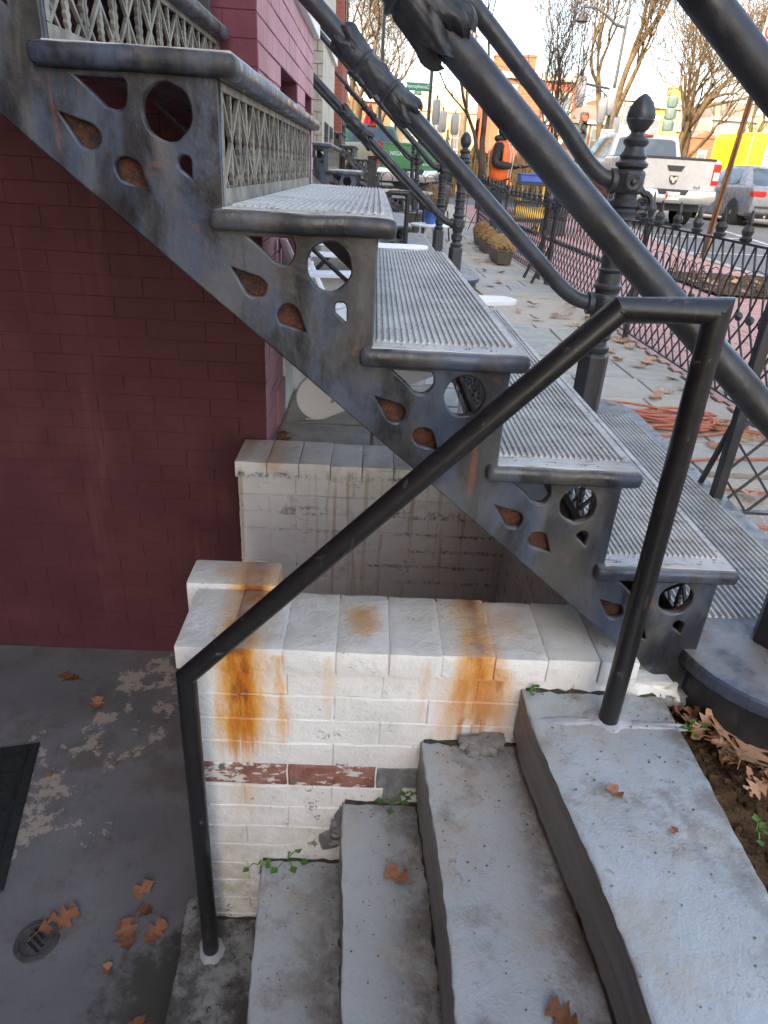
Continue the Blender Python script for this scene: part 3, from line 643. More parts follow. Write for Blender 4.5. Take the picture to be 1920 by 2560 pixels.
# neighbours along the terrace
def block(name,label,mat,x1,y0,y1,extra=None):
    t=thing(name,label,'house'); part('wall',MB().box(-7,x1,y0,y1,-.3,10.5),mat,t); return t
M['beige']=f_maroon('beige_brick_paint',(.50,.44,.35),(.58,.52,.43),.05)
def f_rowbrick(name,c1,c2,mo,sc=1):
    n=NT(name); g=n.n('ShaderNodeNewGeometry'); xyz=n.sep(g.outputs['Position']); cb=n.n('ShaderNodeCombineXYZ'); n.l(n.math('ADD',xyz[0],xyz[1]),cb.inputs[0]); n.l(xyz[2],cb.inputs[1])
    b=n.n('ShaderNodeTexBrick'); n.l(cb.outputs[0],b.inputs[0]); b.inputs['Color1'].default_value=(*c1,1); b.inputs['Color2'].default_value=(*c2,1); b.inputs['Mortar'].default_value=(*mo,1)
    b.inputs['Scale'].default_value=1; b.inputs['Brick Width'].default_value=.215*sc; b.inputs['Row Height'].default_value=.0725*sc; b.inputs['Mortar Size'].default_value=.007*sc
    c=n.mix(n.math('MULTIPLY',n.noise(g.outputs['Position'],.8,4),.5),b.outputs[0],tuple(x*.7 for x in c1)); return n.fin(c,.85,0,.2)
M['redwall']=f_rowbrick('red_brick_wall',(.36,.10,.065),(.42,.13,.085),(.32,.2,.16))
b1=block('row_house','recessed grey rendered front between the rose bay and the beige bay','white_trim',-1.75,YB,9.3)
b2=thing('row_house','beige painted brick bay of the next house','house')
mb=MB()
z=-.1; c=0
while z<3.2:
    x=-1.7-(.107 if c%2 else 0)
    while x<-.665:
        a,b=max(x,-1.7),min(x+.215,-.665)
        if b-a>.03: mb.box(a+.004,b-.004,9.3,9.34,z+.004,z+.12-.004)
        x+=.215
    z+=.12; c+=1
part('wall',MB().box(-7,-.67,9.33,11.7,-.3,10.5),'beige',b2); o=part('brick_courses',mb,'beige',b2); o['kind']='stuff'
for (y0,y1) in ((9.7,10.3),(10.7,11.3)):
    part('window',MB().box(-.69,-.655,y0,y1,.6,1.5).box(-.69,-.64,y0-.04,y1+.04,.54,.6),'win_dk',b2)
part('sill_band',MB().box(-.8,-.63,9.25,11.7,2.3,2.5),'white_trim',b2)
b3=thing('row_house','bare red brick house at the end of the terrace','house')
part('wall',MB().box(-7,-.74,15.6,17.9,-.3,10.5),'redwall',b3)
for (y0,y1) in ((16.0,16.6),(17.0,17.5)):
    for z0 in (.9,3.3): part('window',MB().box(-.76,-.725,y0,y1,z0,z0+1.2).box(-.76,-.71,y0-.05,y1+.05,z0-.08,z0),'win_dk',b3)
b4=thing('row_house','set-back grey front between beige bay and red brick house','house'); part('wall',MB().box(-7,-1.75,11.7,15.6,-.3,10.5),'beige',b4)
for y in (12.3,13.8): part('window',MB().box(-1.77,-1.73,y,y+.8,1.6,3.2).box(-1.77,-1.7,y-.05,y+.85,1.5,1.6),'win_dk',b4)
# ================================================================== IRON STAIR
def rebase(root,base):
    root.location=base; b=Vector(base)
    for ch in root.children: ch.location=Vector(ch.location)-b
    return root
XR=lambda i:-.247+.2525*(i-1)
ZT=lambda i:1.170-.2122*(i-1)
YS,YF=1.21,2.85
def tear(tip,c,r,n=14):
    tx,tz=tip[0]-c[0],tip[1]-c[1]; d=math.hypot(tx,tz); a=math.atan2(tz,tx); b=math.acos(min(1,r/d))
    return [tip]+[(c[0]+r*math.cos(a+b+(2*math.pi-2*b)*i/n),c[1]+r*math.sin(a+b+(2*math.pi-2*b)*i/n)) for i in range(n+1)]
def stringer_meshes(i0,i1):
    top=[]
    for i in range(i0,i1+1): top+=[(XR(i-1)+(0 if i==i0 else .0),ZT(i)-.033),(XR(i),ZT(i)-.033)]
    zb=lambda x:.597-.8235*x
    outer=top+[(XR(i1),.105),(XR(i1)+.012,.03),(XR(i1)+.0,-.035),(.735,-.012)]+[(x,zb(x)+.0015*nz(x,0,0,25)) for x in frange(.70,XR(i0-1),24)]
    thru=[];rec=[]
    for i in range(i0,i1+1):
        X,Z=XR(i),ZT(i); P=lambda q:[(X+a,Z+b) for a,b in q]; j=.003
        w=lambda q:[(a+j*nz(a,b,i,40),b+j*nz(b,a,i+5,40)) for a,b in q]
        thru.append(w(P(circ(-.078,-.082,.0395,.0425,30))))
        thru.append(w(P([(-.224,-.037),(-.188,-.067),(-.172,-.081),(-.160,-.086),(-.148,-.085),(-.139,-.077),(-.134,-.064),(-.134,-.048),(-.139,-.037)])))
        thru.append(w(P(tear((-.0425,-.180),(-.056,-.150),.0145))))
        rec.append(w(P(tear((-.250,-.085),(-.203,-.121),.022)))); rec.append(w(P(tear((-.112,-.197),(-.147,-.165),.022))))
    a=plate('stringer',outer,thru+rec,.016,.003); b=plate('stringer_backing',outer,thru,.006,.0012)
    return a,b
def serrated(L,W,n=9):
    o=[]
    for i in range(n+1):
        t=i/n; w=W*math.sin(math.pi*(.08+.84*t))**.8; o+=[(w,L*(t-.5)),(w*.62,L*(t-.5)+L*.45/n)]
    return o+[(-a,b) for a,b in o[::-1]]
def riser_panel(i,y0,y1,detail=True):
    mb=MB(); x=XR(i)-.006; z0,z1=ZT(i+1)+.001,ZT(i)-.034; zc=(z0+z1)/2; h=z1-z0
    mb.box(x-.004,x+.005,y0,y1,z0,z0+.026); mb.box(x-.004,x+.005,y0,y1,z1-.012,z1); mb.box(x-.004,x+.006,y0,y0+.03,z0+.027,z1-.013); mb.box(x-.004,x+.006,y1-.03,y1,z0+.027,z1-.013)
    n=max(1,round((y1-y0-.06)/.155)); p=(y1-y0-.06)/n; big=serrated(h*.80,.016); small=serrated(h*.42,.010,6)
    for k in range(n):
        a=y0+.03+k*p
        for s in (0,1):
            A=(x,a+(p if s else 0),z0+.024); B=(x+.001,a+(0 if s else p),z1-.01); mb.bar(A,B,.0065,.007)
        if detail:
            mb.prism([(a+p/2+u,zc+h*.27+v) for u,v in small],'x',x-.003,x+.0035); mb.prism([(a+p/2+u,zc-h*.22+v) for u,v in small],'x',x-.003,x+.0035)
            if k: mb.prism([(a+u,zc+.006+v) for u,v in big],'x',x-.0032,x+.004); mb.bar((x+.004,a,z0+.03),(x+.004,a,z1-.02),.003,.003)
            for q in (.28,.72): mb.bar((x,a+p*q,z0+.026),(x,a+p*(.5+(q-.5)*2.4),z0+.07),.0045,.006)
    return mb
def tread_parts(root,i,y0,y1,ridge_end=None):
    a,b=XR(i-1)-.020,XR(i)+.033; z=ZT(i)
    mb=MB().box(a,b,y0,y1,z-.033,z); t=part('tread',mb,'iron',root,30,.0145,3)
    m=t.data; bm=bmesh.new(); bm.from_mesh(m); bmesh.ops.subdivide_edges(bm,edges=[e for e in bm.edges if abs((e.verts[0].co-e.verts[1].co).x)>.15],cuts=14,use_grid_fill=True)
    for v in bm.verts: v.co.z+=.0022*nz(v.co.x*14+i,v.co.y*3,1)+.001*nz(v.co.x*60,v.co.y*9,i); v.co.y+=.002*nz(v.co.x*22,i,v.co.z*20)
    bm.to_mesh(m); bm.free(); shade(m,45)
    # worn flat plate + ridges on top
    top=MB(); xa,xb=XR(i-1)+.004,b-.018; ya,yb=y0+.055,y1-.02
    top.box(xa-.004,xb+.010,y0+.012,y1-.008,z-.004,z+.0018)
    part('top_plate',top,'tread',t,0,.0015,1)
    rg=MB(); n=int((xb-xa)/.0118)
    for k in range(n):
        x=xa+.004+k*.0118; e=.0035*rnd.random(); rg.add([(x,ya+e,z+.0015),(x+.0085,ya+e,z+.0015),(x+.0062,ya+e+.004,z+.006),(x+.0023,ya+e+.004,z+.006),(x,yb,z+.0015),(x+.0085,yb,z+.0015),(x+.0062,yb-.004,z+.006),(x+.0023,yb-.004,z+.006)],[(0,1,2,3),(4,7,6,5),(0,4,5,1),(1,5,6,2),(2,6,7,3),(3,7,4,0)])
    o=part('ridges',rg,'tread',t,0); o['kind']='stuff'
    return t
NEW=[(.050,.372),(.056,.382),(.056,.398),(.042,.408),(.040,.424),(.051,.432),(.054,.440),(.051,.448),(.054,.457),(.051,.466),(.053,.475),(.042,.486),(.040,.498),(.047,.508),(.050,.52),(.046,.62),(.050,.632),(.058,.640),(.058,.650),(.046,.660),(.043,.70),(.050,.705),(.052,.712),(.043,.718),(.0425,.765),(.050,.770),(.052,.777),(.0425,.783),(.042,.83),(.050,.835),(.051,.842),(.042,.848),(.0415,.895),(.052,.902),(.050,.915),(.057,.930),(.046,.942),(.055,.950),(.056,.966),(.043,.978),(.043,1.075),(.048,1.082),(.060,1.089),(.061,1.100),(.046,1.112),(.051,1.124),(.040,1.140),(.036,1.156),(.046,1.166),(.047,1.178),(.040,1.186),(.028,1.194),(.025,1.203),(.031,1.212)]
def newel(root,x,y,zoff=0,seg=20):
    r=part('newel_post',MB().lathe([(.066,.105),(.066,.36),(.052,.374)],(x,y,zoff),6,R(0)),'rail',root,0,.003,1)
    part('shaft',MB().lathe(NEW,(x,y,zoff),seg),'iron_dark',r,40)
    for zc in (.575,1.035):
        mb=MB().lathe([(.052,zc-.042),(.060,zc-.034),(.060,zc+.034),(.052,zc+.042)],(x,y,zoff),8,R(22.5)); part('socket_block',mb,'iron_dark',r,0,.004,1)
        mb=MB().lathe([(.030,0),(.034,.006),(.026,.012),(.012,.010),(.010,.020),(.003,.024)],(x,y-.055,zc+zoff),14,0,(0,-1,0)); part('rosette',mb,'iron_dark',r,40)
        mb=MB().lathe([(.044,0),(.046,.004),(.046,.022),(.038,.026)],(x-.05,y,zc+zoff),16,0,(-1,0,0)); part('socket_collar',mb,'iron_dark',r,40)
    # scroll bracket towards the street
    pts=[]
    for k in range(20):
        a=R(100)-k*R(26); q=.034*(1-k/24); pts.append((x+.075+q*math.cos(a),y,zoff+.985-.02+q*math.sin(a)))
    part('scroll',MB().tube([(x+.045,y,zoff+1.02)]+pts,[.013]+[.013-.0004*k for k in range(20)],7).tube([(x+.044,y,zoff+.90),(x+.062,y,zoff+.93),(x+.085,y,zoff+.935)],[.006,.011,.012],6),'iron_dark',r,50)
    mb=MB(); cup=[(.031,1.210),(.036,1.216),(.047,1.236),(.051,1.244),(.048,1.250)]; mb.lathe(cup,(x,y,zoff),16)
    cone=[(.048,1.249),(.0485,1.258),(.0475,1.270),(.043,1.286),(.034,1.303),(.021,1.318),(.006,1.329)]
    v=[];n=20
    for ri,(q,h) in enumerate(cone):
        for k in range(n):
            a=2*math.pi*(k+ri*.5)/n; w=1+.07*(1 if (k+ri)%2 else -1)*(q>.01); v.append((x+q*w*math.cos(a),y+q*w*math.sin(a),h+zoff))
    f=[(i*n+k,i*n+(k+1)%n,(i+1)*n+(k+1)%n,(i+1)*n+k) for i in range(len(cone)-1) for k in range(n)]+[tuple((len(cone)-1)*n+k for k in range(n))]
    mb.add(v,f); part('finial',mb,'iron_dark',r,25)
    return r
def bez(p0,p1,p2,p3,n):
    o=[]
    for i in range(n+1):
        t=i/n; o.append(tuple((1-t)**3*a+3*(1-t)**2*t*b+3*(1-t)*t*t*c+t**3*d for a,b,c,d in zip(p0,p1,p2,p3)))
    return o
def rail(root,line,xend,zend,yi,yn,zs,x0=-1.62,rad=.031,dz=0):
    L=lambda x:(x,yi,line[0]-line[1]*x+dz); xb=xend-.26
    pts=[L(x) for x in frange(x0,.25,6)]
    xs=xend-.17; mid=(xb,yi+(yn-yi)*.45,line[0]-line[1]*xb+dz)
    pts+=bez(L(.25),L(.42),(xb-.12,yi+(yn-yi)*.25,line[0]-line[1]*(xb-.12)+dz),mid,5)[1:]
    pts+=bez(mid,(xb+.10,yi+(yn-yi)*.8,line[0]-line[1]*(xb+.10)+dz),(xend-.10,yn,zend),(xend,yn,zend),9)[1:]
    r=part('rail',MB().tube(pts,rad,20),'rail',root,50)
    # leafy cast sleeve
    c=Vector(L(-.012)); d=(Vector(L(.5))-Vector(L(0))).normalized()
    prof=[(.030,-.172),(.044,-.166),(.052,-.156),(.055,-.146),(.051,-.130),(.047,-.112),(.046,-.095),(.047,-.080),(.044,-.072),(.052,-.068),(.053,-.062),(.044,-.056),(.042,-.045),(.043,-.03),(.047,-.012),(.048,0),(.047,.012),(.043,.03),(.042,.045),(.044,.056),(.053,.062),(.052,.068),(.044,.072),(.047,.080),(.046,.095),(.047,.112),(.051,.130),(.055,.146),(.052,.158),(.046,.166),(.033,.174)]
    mb=MB(); n=72; q=Vector((0,0,1)).rotation_difference(d); v=[]
    for j,(rr,h) in enumerate(prof):
        for k in range(n):
            a=2*math.pi*k/n; ah=abs(h); leafy=.072<ah; lobe=math.cos(6*a)
            w=1
            if leafy: w+=.075*lobe*min(1,(ah-.07)/.05)+.035*math.cos(30*a+lobe*2.0)*(.5+.5*lobe)+.05*nz(math.cos(a)*3,math.sin(a)*3,h*50)
            elif ah<.05: w+=.05*math.cos(9*a)*math.cos(h*60)+.03*nz(math.cos(a)*4,math.sin(a)*4,h*60)
            hh=h+((.016*lobe+.004*math.cos(30*a))*(1 if h>0 else -1) if ah>.125 else 0)
            v.append(c+q@Vector((rr*w*math.cos(a),rr*w*math.sin(a),hh)))
    mb.add(v,[(i*n+k,i*n+(k+1)%n,(i+1)*n+(k+1)%n,(i+1)*n+k) for i in range(len(prof)-1) for k in range(n)]); part('sleeve',mb,'iron_dark',r,70)
    return r
def iron_stair(label,width=1.64,upper_end=2.515,i0=-3,detail=True,group=None,yf_first=1):
    root=thing('iron_stair',label,'stairs',group=group); yf=YS+width
    a,b=stringer_meshes(i0,5); a.materials.append(M['iron']); b.materials.append(M['rust'])
    s=link('stringer',a,root,(0,YS+.008,0)); link('backing_plate',b,s,(0,.0125,0))
    # lower flange and far stringer (only where it clears the bay)
    mb=MB(); zb=lambda x:.597-.8235*x; d=Vector((1,0,-.8235)).normalized()
    mb.bar((.72,YS+.045,zb(.72)+.005),(XR(i0-1),YS+.045,zb(XR(i0-1))+.005),.055,.008); part('flange',mb,'iron',s)
    a2,b2=stringer_meshes(yf_first,5); a2.materials.append(M['iron']); b2.materials.append(M['iron_dark'])
    s2=link('stringer',a2,root,(0,yf-.008,0)); link('backing_plate',b2,s2,(0,-.0125,0))
    mb=MB()
    for i in range(i0,6):
        mb.lathe([(.011,0),(.011,.004),(.007,.009)],(XR(i)-.057,YS,ZT(i+1)-.036),8,0,(0,-1,0)); mb.lathe([(.007,0),(.007,.003),(.004,.006)],(XR(i)-.012,YS,ZT(i+1)+.03),8,0,(0,-1,0))
    part('bolt_heads',mb,'iron',s,40)
    part('edge_bracket',MB().box(XR(0)-.075,XR(0)-.002,YS-.016,YS-.001,ZT(0)-.215,ZT(-1)-.034),'iron_dark',s,0,.004,2)
    for i in range(i0,6):
        far=yf+.02 if i>=yf_first else upper_end
        tread_parts(root,i,YS-.022,far)
    for i in range(max(i0,-1),6):
        far=yf-.02 if i>=yf_first else upper_end
        part('riser_panel',riser_panel(i,YS+.012,far,detail or i<2),'panel' if i<2 else 'iron_dark',root)
    # bottom step with rounded ends
    xc,yc0,yc1,rr=.98,YS+.035,yf+.075,.252
    def outline(r,n=18): return [(xc+r*math.cos(R(180)+math.pi*k/n),yc0+r*math.sin(R(180)+math.pi*k/n)) for k in range(n+1)]+[(xc+r*math.cos(math.pi*k/n),yc1+r*math.sin(math.pi*k/n)) for k in range(n+1)]
    bs=part('base_step',MB().prism(outline(.225),'z',-.12,.085),'iron_dark',root,30); mb=MB().prism(outline(.252),'z',.070,.1085); part('tread_lip',mb,'iron',bs,30,.013,3)
    rg=MB()
    for k in range(24):
        x=xc-.2+k*.0165; rg.add([(x,yc0+.09,.1075),(x+.011,yc0+.09,.1075),(x+.008,yc0+.095,.113),(x+.003,yc0+.095,.113),(x,yc1-.05,.1075),(x+.011,yc1-.05,.1075),(x+.008,yc1-.055,.113),(x+.003,yc1-.055,.113)],[(0,1,2,3),(4,7,6,5),(0,4,5,1),(1,5,6,2),(2,6,7,3),(3,7,4,0)])
    o=part('ridges',rg,'tread',bs); o['kind']='stuff'
    for (yn,yi,d) in ((YS+.04,YS+.19,-.05),(yf+.075,yf+.04,0)):
        newel(root,xc,yn)
        rail(root,(1.313,.868),xc-.045,.575,yi,yn,0,dz=.02 if d else 0); rail(root,(1.825,.89),xc-.045,1.035,yi,yn,0,dz=d)
    return rebase(root,(.98,YS,0))
stair=iron_stair('black cast iron stair with rusted openwork stringer above the white pit walls')
# ================================================================== PIPE RAILING
def pipe_railing(label,group=None):
    t=thing('pipe_railing',label,'railing',group=group)
    P=[Vector(p) for p in ((-.348,1.095,-.87),(-.343,1.095,.078),(.392,1.095,.851),(.549,1.095,.859),(.551,1.095,-.01))]
    full=MB(); seg=18; full.tube(P,.0208,seg); 
    for k,nm in enumerate(('post','sloping_rail','top_rail','post')):
        mb=MB(); mb.add(full.v[k*seg:(k+2)*seg],[(i,(i+1)%seg,seg+(i+1)%seg,seg+i) for i in range(seg)]+[tuple(range(seg-1,-1,-1)),tuple(range(seg,2*seg))]); part(nm,mb,'pipe',t,40)
    mb=MB()
    for i in (1,2,3): mb.ell(P[i],(.012,.0225,.012),10,6)
    part('weld_beads',mb,'pipe',t,50)
    return rebase(t,(.551,1.095,-.01))
pr=pipe_railing('plain black pipe handrail set in grout on the grey stone steps')
# ================================================================== CAST FENCE
FIN=[(.016,0),(.030,.006),(.034,.020),(.022,.030),(.028,.042),(.032,.054),(.026,.070),(.014,.082),(.016,.092),(.010,.118),(.004,.150)]
fin_me=MB().lathe(FIN,(0,0,0),7).mesh('finial','iron_dark',35)
def lumpy(me,a=.004):
    for v in me.vertices: v.co+=Vector((a*nz(v.co.x,v.co.y,v.co.z,90),a*nz(v.co.y,v.co.z,v.co.x,90),0))
lumpy(fin_me)
pfin_me=MB().lathe([(.022,0),(.026,.008),(.026,.02),(.016,.03),(.022,.05),(.032,.075),(.028,.095),(.012,.12),(.009,.14),(.003,.19)],(0,0,0),9).mesh('finial','iron_dark',35)
def fence(label,A,B,H=.79,posts=(),fin=.30,group=None,seg=4,pitch=.118,finials=True):
    t=thing('iron_fence',label,'fence',group=group); A=Vector(A); B=Vector(B); D=B-A; L=D.length; d=D.normalized()
    g=lambda s:gz((A+d*s).y); P=lambda s,z:A+d*s+Vector((0,0,z+g(s)))
    nseg=max(1,int(L/1.2))
    for zc,w,nm in ((H,.022,'top_rail'),(.055,.018,'bottom_rail')):
        mb=MB()
        for k in range(nseg): mb.bar(P(L*k/nseg,zc),P(L*(k+1)/nseg,zc),.028 if nm=='top_rail' else .02,w*.55)
        part(nm,mb,'iron_dark',t)
    for s in posts:
        mb=MB().bar(P(s,-.05),P(s,H+.02),.034); p=part('post',mb,'iron_dark',t,0,.003,1); link('finial',pfin_me,p,P(s,H+.015))
        mb=MB().bar(P(s,.42),P(s,0)+d.cross(Vector((0,0,1)))*(-.16),.014); part('brace',mb,'iron_dark',t)
    if finials:
        k=fin/2
        while k<L:
            if all(abs(k-s)>.06 for s in posts): link('finial',fin_me,t,P(k,H+.004),(0,0,k*7))
            k+=fin
    tab=((.055,0),(.19,1),(.325,2),(.44,2.8),(.52,3.12),(.60,3.35),(.68,3.62),(H,4.0))
    mb=MB(); ro=MB(); n=int(L/pitch)
    for i in range(-6,n+7):
        for sg in (1,-1):
            pts=[]
            for z,o in tab:
                s=i*pitch+sg*o*pitch+.0
                pts.append((s,z))
            q=[P(s,z) for s,z in pts if 0<=s<=L]
            if len(q)>1: mb.tube(q,.0052,seg,caps=False)
        if i%1==0 and 0<i*pitch<L: ro.ell(P(i*pitch+2.8*pitch if i*pitch+2.8*pitch<L else i*pitch,.45),(.02,.02,.024),8,6)
    o=part('wire_lattice',mb,'iron_dark',t); o['kind']='stuff'
    for vi,v in enumerate(ro.v): ro.v[vi]=(v[0]+.005*nz(*v,70),v[1]+.005*nz(v[1],v[0],v[2],70),v[2]+.004*nz(v[2],v[1],v[0],70))
    o=part('rosettes',ro,'iron_dark',t); o['kind']='stuff'
    return t
fence('long black cast iron fence with spear finials and woven wire along the brick pavement',(1.9,2.05,0),(1.9,7.7,0),posts=(.0,3.02,5.63))
fence('black wire fence panel with leaning braces behind the dried flower boxes',(1.9,8.15,0),(1.9,13.6,0),posts=(.02,2.6,5.4))
fence('narrow black gate between the two long fence runs',(1.9,7.74,0),(1.9,8.11,0),posts=(.0,.36),H=.74)
fence('short black wire panel turned across the forecourt by the stair foot',(1.19,2.05,0),(1.87,2.05,0),posts=(.0,),finials=True)
# ================================================================== FURTHER STOOPS
dup(stair,(.79,6.86,.03),label='second black iron stoop beyond the white garden chairs',scale=(1,1.2,1))
dup(stair,(.79,14.66,.21),label='third iron stoop of the terrace, nearest the green pickup',scale=(1,1.25,1))
dup(pr,(.29,6.6,-.02),label='pipe handrail standing beside the second iron stoop')
# ================================================================== GARDEN CHAIRS
M['white_plastic']=simple('white_chair_paint',(.82,.82,.84),.4,.03,5)
M['steel']=simple('bolt_steel',(.5,.49,.47),.35,.1,20,1)
def adirondack():
    t=thing('garden_chair','white slatted lounge chair standing right behind the iron stair','chair')
    rail_p=[(-.36,0),(.36,.27),(.36,.37),(.30,.385),(-.28,.185)]+[(-.375+.105*math.cos(a),.105+.105*math.sin(a)) for a in [R(x) for x in range(70,255,15)]]+[(-.44,0)]
    for s in (-1,1):
        y=s*.235; r=part('seat_rail',MB().prism(rail_p,'y',y-.0125,y+.0125),'white_plastic',t,0,.003,1)
        part('bolt',MB().lathe([(.008,0),(.008,.003),(.004,.005)],(-.32,y-.0125,.085),8,0,(0,-1,0)),'steel',r)
        part('front_leg',MB().box(.28,.38,s*.262-.0125,s*.262+.0125,0,.535),'white_plastic',t,0,.004,1)
        part('arm',MB().prism([(-.40,s*.33-.05),(.30,s*.345-.075),(.42,s*.345-.06),(.45,s*.345-.03),(.45,s*.345+.03),(.42,s*.345+.06),(.30,s*.345+.075),(-.40,s*.33+.05)],'z',.535,.557),'white_plastic',t,0,.005,2)
        part('arm_bracket',MB().box(.29,.37,s*.285-.01,s*.285+.01,.42,.534),'white_plastic',t,0,.003,1)
    for k in range(6):
        x=.34-k*.105; z=.378-(.36-x)*.0+(-(.34-x)*.30)
        part('seat_slat',MB().box(-.045,.045,-.255,.255,0,.018),'white_plastic',t,0,.003,1,loc=(x,0,z),rot=(0,R(-17),0))
    for k in range(5):
        y=(k-2)*.105; h=.80-.045*abs(k-2)**1.5
        part('back_slat',MB().box(-.010,.010,-.046,.046,0,h),'white_plastic',t,0,.004,1,loc=(-.24,y,.16),rot=(-(k-2)*R(2.2),R(-26),0))
    for z,x in ((.52,-.435),(.24,-.29)): part('back_brace',MB().box(x-.012,x+.012,-.36 if z>.5 else -.25,.36 if z>.5 else .25,z-.035,z+.02),'white_plastic',t)
    return t
ch=adirondack(); ch.location=(.10,3.25,.004); ch.rotation_euler=(0,0,R(14))
dup(ch,(-.02,4.72,.002),(0,0,R(7)),label='white slatted lounge chair farther along, beside the rose bay end')
# ================================================================== DRIED FLOWER BOXES
M['box_brown']=simple('brown_planter_plastic',(.085,.07,.055),.5,.2,6)
M['straw']=f_leaf('dried_flower',(.30,.17,.06),(.50,.33,.14)); M['wine']=f_leaf('wine_red_leaf',(.16,.02,.03),(.25,.03,.05))
def tuft(n,L,Wd,H,s,seed,mat='straw',dome=True):
    rr=random.Random(seed); mb=MB()
    for k in range(n):
        x,y=rr.uniform(-L,L),rr.uniform(-Wd,Wd); top=H*(1-.55*(abs(x)/L)**2)*(1-.4*(abs(y)/Wd)**2) if dome else H
        z=top*rr.random()**.5; a,b,c=(rr.uniform(-1,1) for _ in range(3)); u=Vector((a,b,c+.3)).normalized()*s*rr.uniform(.5,1.4); w=u.cross(Vector((b,c,a))).normalized()*s*rr.uniform(.2,.5); p=Vector((x*1.15,y*1.25,z))
        mb.add([p-u,p+w,p+u,p-w],[(0,1,2,3)])
        if k%6==0: mb.add([(x*.7,y*.7,0),(x*.7+.004,y*.7,0),(p.x,p.y,p.z)],[(0,1,2)])
    return mb
def planter(label,loc,L,seed):
    t=thing('planter_box',label,'planter',loc)
    w=.105; mb=MB(); mb.add([(-w*.8,-L,0),(w*.8,-L,0),(w*.8,L,0),(-w*.8,L,0),(-w,-L-.02,.15),(w,-L-.02,.15),(w,L+.02,.15),(-w,L+.02,.15)],[(0,3,2,1),(0,1,5,4),(1,2,6,5),(2,3,7,6),(3,0,4,7),(4,5,6,7)]); part('trough',mb,'box_brown',t,0,.004,1)
    part('rim',MB().box(-w-.01,w+.01,-L-.03,L+.03,.148,.168),'box_brown',t,0,.004,1)
    o=part('dried_plant',tuft(1500,w*1.05,L*.95,.20,.016,seed),'straw',t,loc=(0,0,.155)); o['kind']='stuff'
    o=part('red_leaves',tuft(60,w*1.1,L*.9,.06,.014,seed+5,'wine',False),'wine',t,loc=(0,-.02,.16)); o['kind']='stuff'
planter('long brown trough of dried flowers against the iron fence',(1.70,9.62,.005),.36,3)
planter('smaller brown trough of dried flowers behind the long one',(1.70,10.75,gz(10.75)),.28,8)
planter('last small dried flower trough, next to the fence end post',(1.72,11.6,gz(11.6)),.22,12)
# ================================================================== CAFE FURNITURE BEYOND THE SECOND STOOP
tb=thing('round_table','low round white table carrying a blue pot','table',(.74,9.75,.0))
part('table_top',MB().lathe([(.0,.375),(.25,.375),(.26,.385),(.26,.40),(.25,.405),(0,.407)],(0,0,0),32,cap=False),'white_plastic',tb,30)
for k in range(4):
    a=R(45+90*k); part('leg',MB().tube([(.06*math.cos(a),.06*math.sin(a),.375),(.10*math.cos(a),.10*math.sin(a),.2),(.22*math.cos(a),.22*math.sin(a),0)],.012,8),'white_plastic',tb,40)
M['blue_glaze']=simple('blue_glaze',(.035,.095,.30),.12,.3,9)
pot=thing('flower_pot','glossy blue pot with dried stems on the white table','pot',(.74,9.75,.407))
part('pot_body',MB().lathe([(.05,0),(.07,.02),(.09,.1),(.085,.17),(.07,.21),(.08,.225),(.07,.225),(.06,.2)],(0,0,0),20),'blue_glaze',pot,40)
o=part('dried_stems',tuft(240,.11,.11,.30,.018,31),'straw',pot,loc=(0,0,.2)); o['kind']='stuff'
M['wicker']=simple('brown_wicker',(.085,.06,.05),.5,.3,40,0,.5)
def cafe_chair(label,x,y,rz):
    t=thing('cafe_chair',label,'chair',(x,y,gz(y)),rz)
    for sx,sy in ((-.2,-.2),(.2,-.2),(-.2,.2),(.2,.2)): part('leg',MB().tube([(sx*.9,sy*.9,.44),(sx*1.15,sy*1.15,0)],.012,7),'iron_dark',t,40)
    part('seat',MB().lathe([(0,.43),(.22,.43),(.235,.445),(.22,.46),(0,.455)],(0,0,0),20,cap=False),'wicker',t,40)
    mb=MB(); n=14; v=[]
    for zi,(zz,rr) in enumerate(((.46,.225),(.62,.25),(.76,.265),(.85,.28))):
        for k in range(n+1):
            a=R(-15+210*k/n); v.append((rr*math.cos(a),rr*math.sin(a),zz-(.0 if zi<2 else .12*(abs(k-n/2)/(n/2))**2)))
    mb.add(v,[(j*(n+1)+k,j*(n+1)+k+1,(j+1)*(n+1)+k+1,(j+1)*(n+1)+k) for j in range(3) for k in range(n)])
    me=mb.mesh('back_shell','wicker',50); o=link('back_shell',me,t); md=o.modifiers.new('s','SOLIDIFY'); md.thickness=.018
    part('back_rim',MB().tube(v[3*(n+1):],.013,7),'iron_dark',t,40)
cafe_chair('brown woven cafe chair by the newels of the second stoop',.93,11.9,R(200)); cafe_chair('brown woven cafe chair half behind the beige bay',-.02,10.6,R(80))
M['tabletop']=simple('pale_table_top',(.52,.47,.38),.5,.1,6)
t=thing('cafe_table','long cafe table with pale top beside the brown chairs','table',(.40,11.0,gz(11)))
part('table_top',MB().box(-.45,.42,-.3,.3,.715,.745),'tabletop',t,0,.006,1)
for sx in (-.36,.34):
    for sy in (-.22,.22): part('leg',MB().tube([(sx,sy,.715),(sx,sy,0)],.016,8),'iron_dark',t)
part('apron',MB().box(-.40,.38,-.25,.25,.68,.714),'iron_dark',t)
t=thing('black_tub','round black plastic tub under the cafe tables','tub',(.62,12.6,gz(12.6))); part('tub_body',MB().lathe([(.12,0),(.16,.02),(.19,.3),(.205,.32),(.185,.32)],(0,0,0),18),'box_brown',t,30)
t=thing('hoop_fence','thin black hoop-topped fence across the pavement before the green pickup','fence',(0,13.75,gz(13.75)))
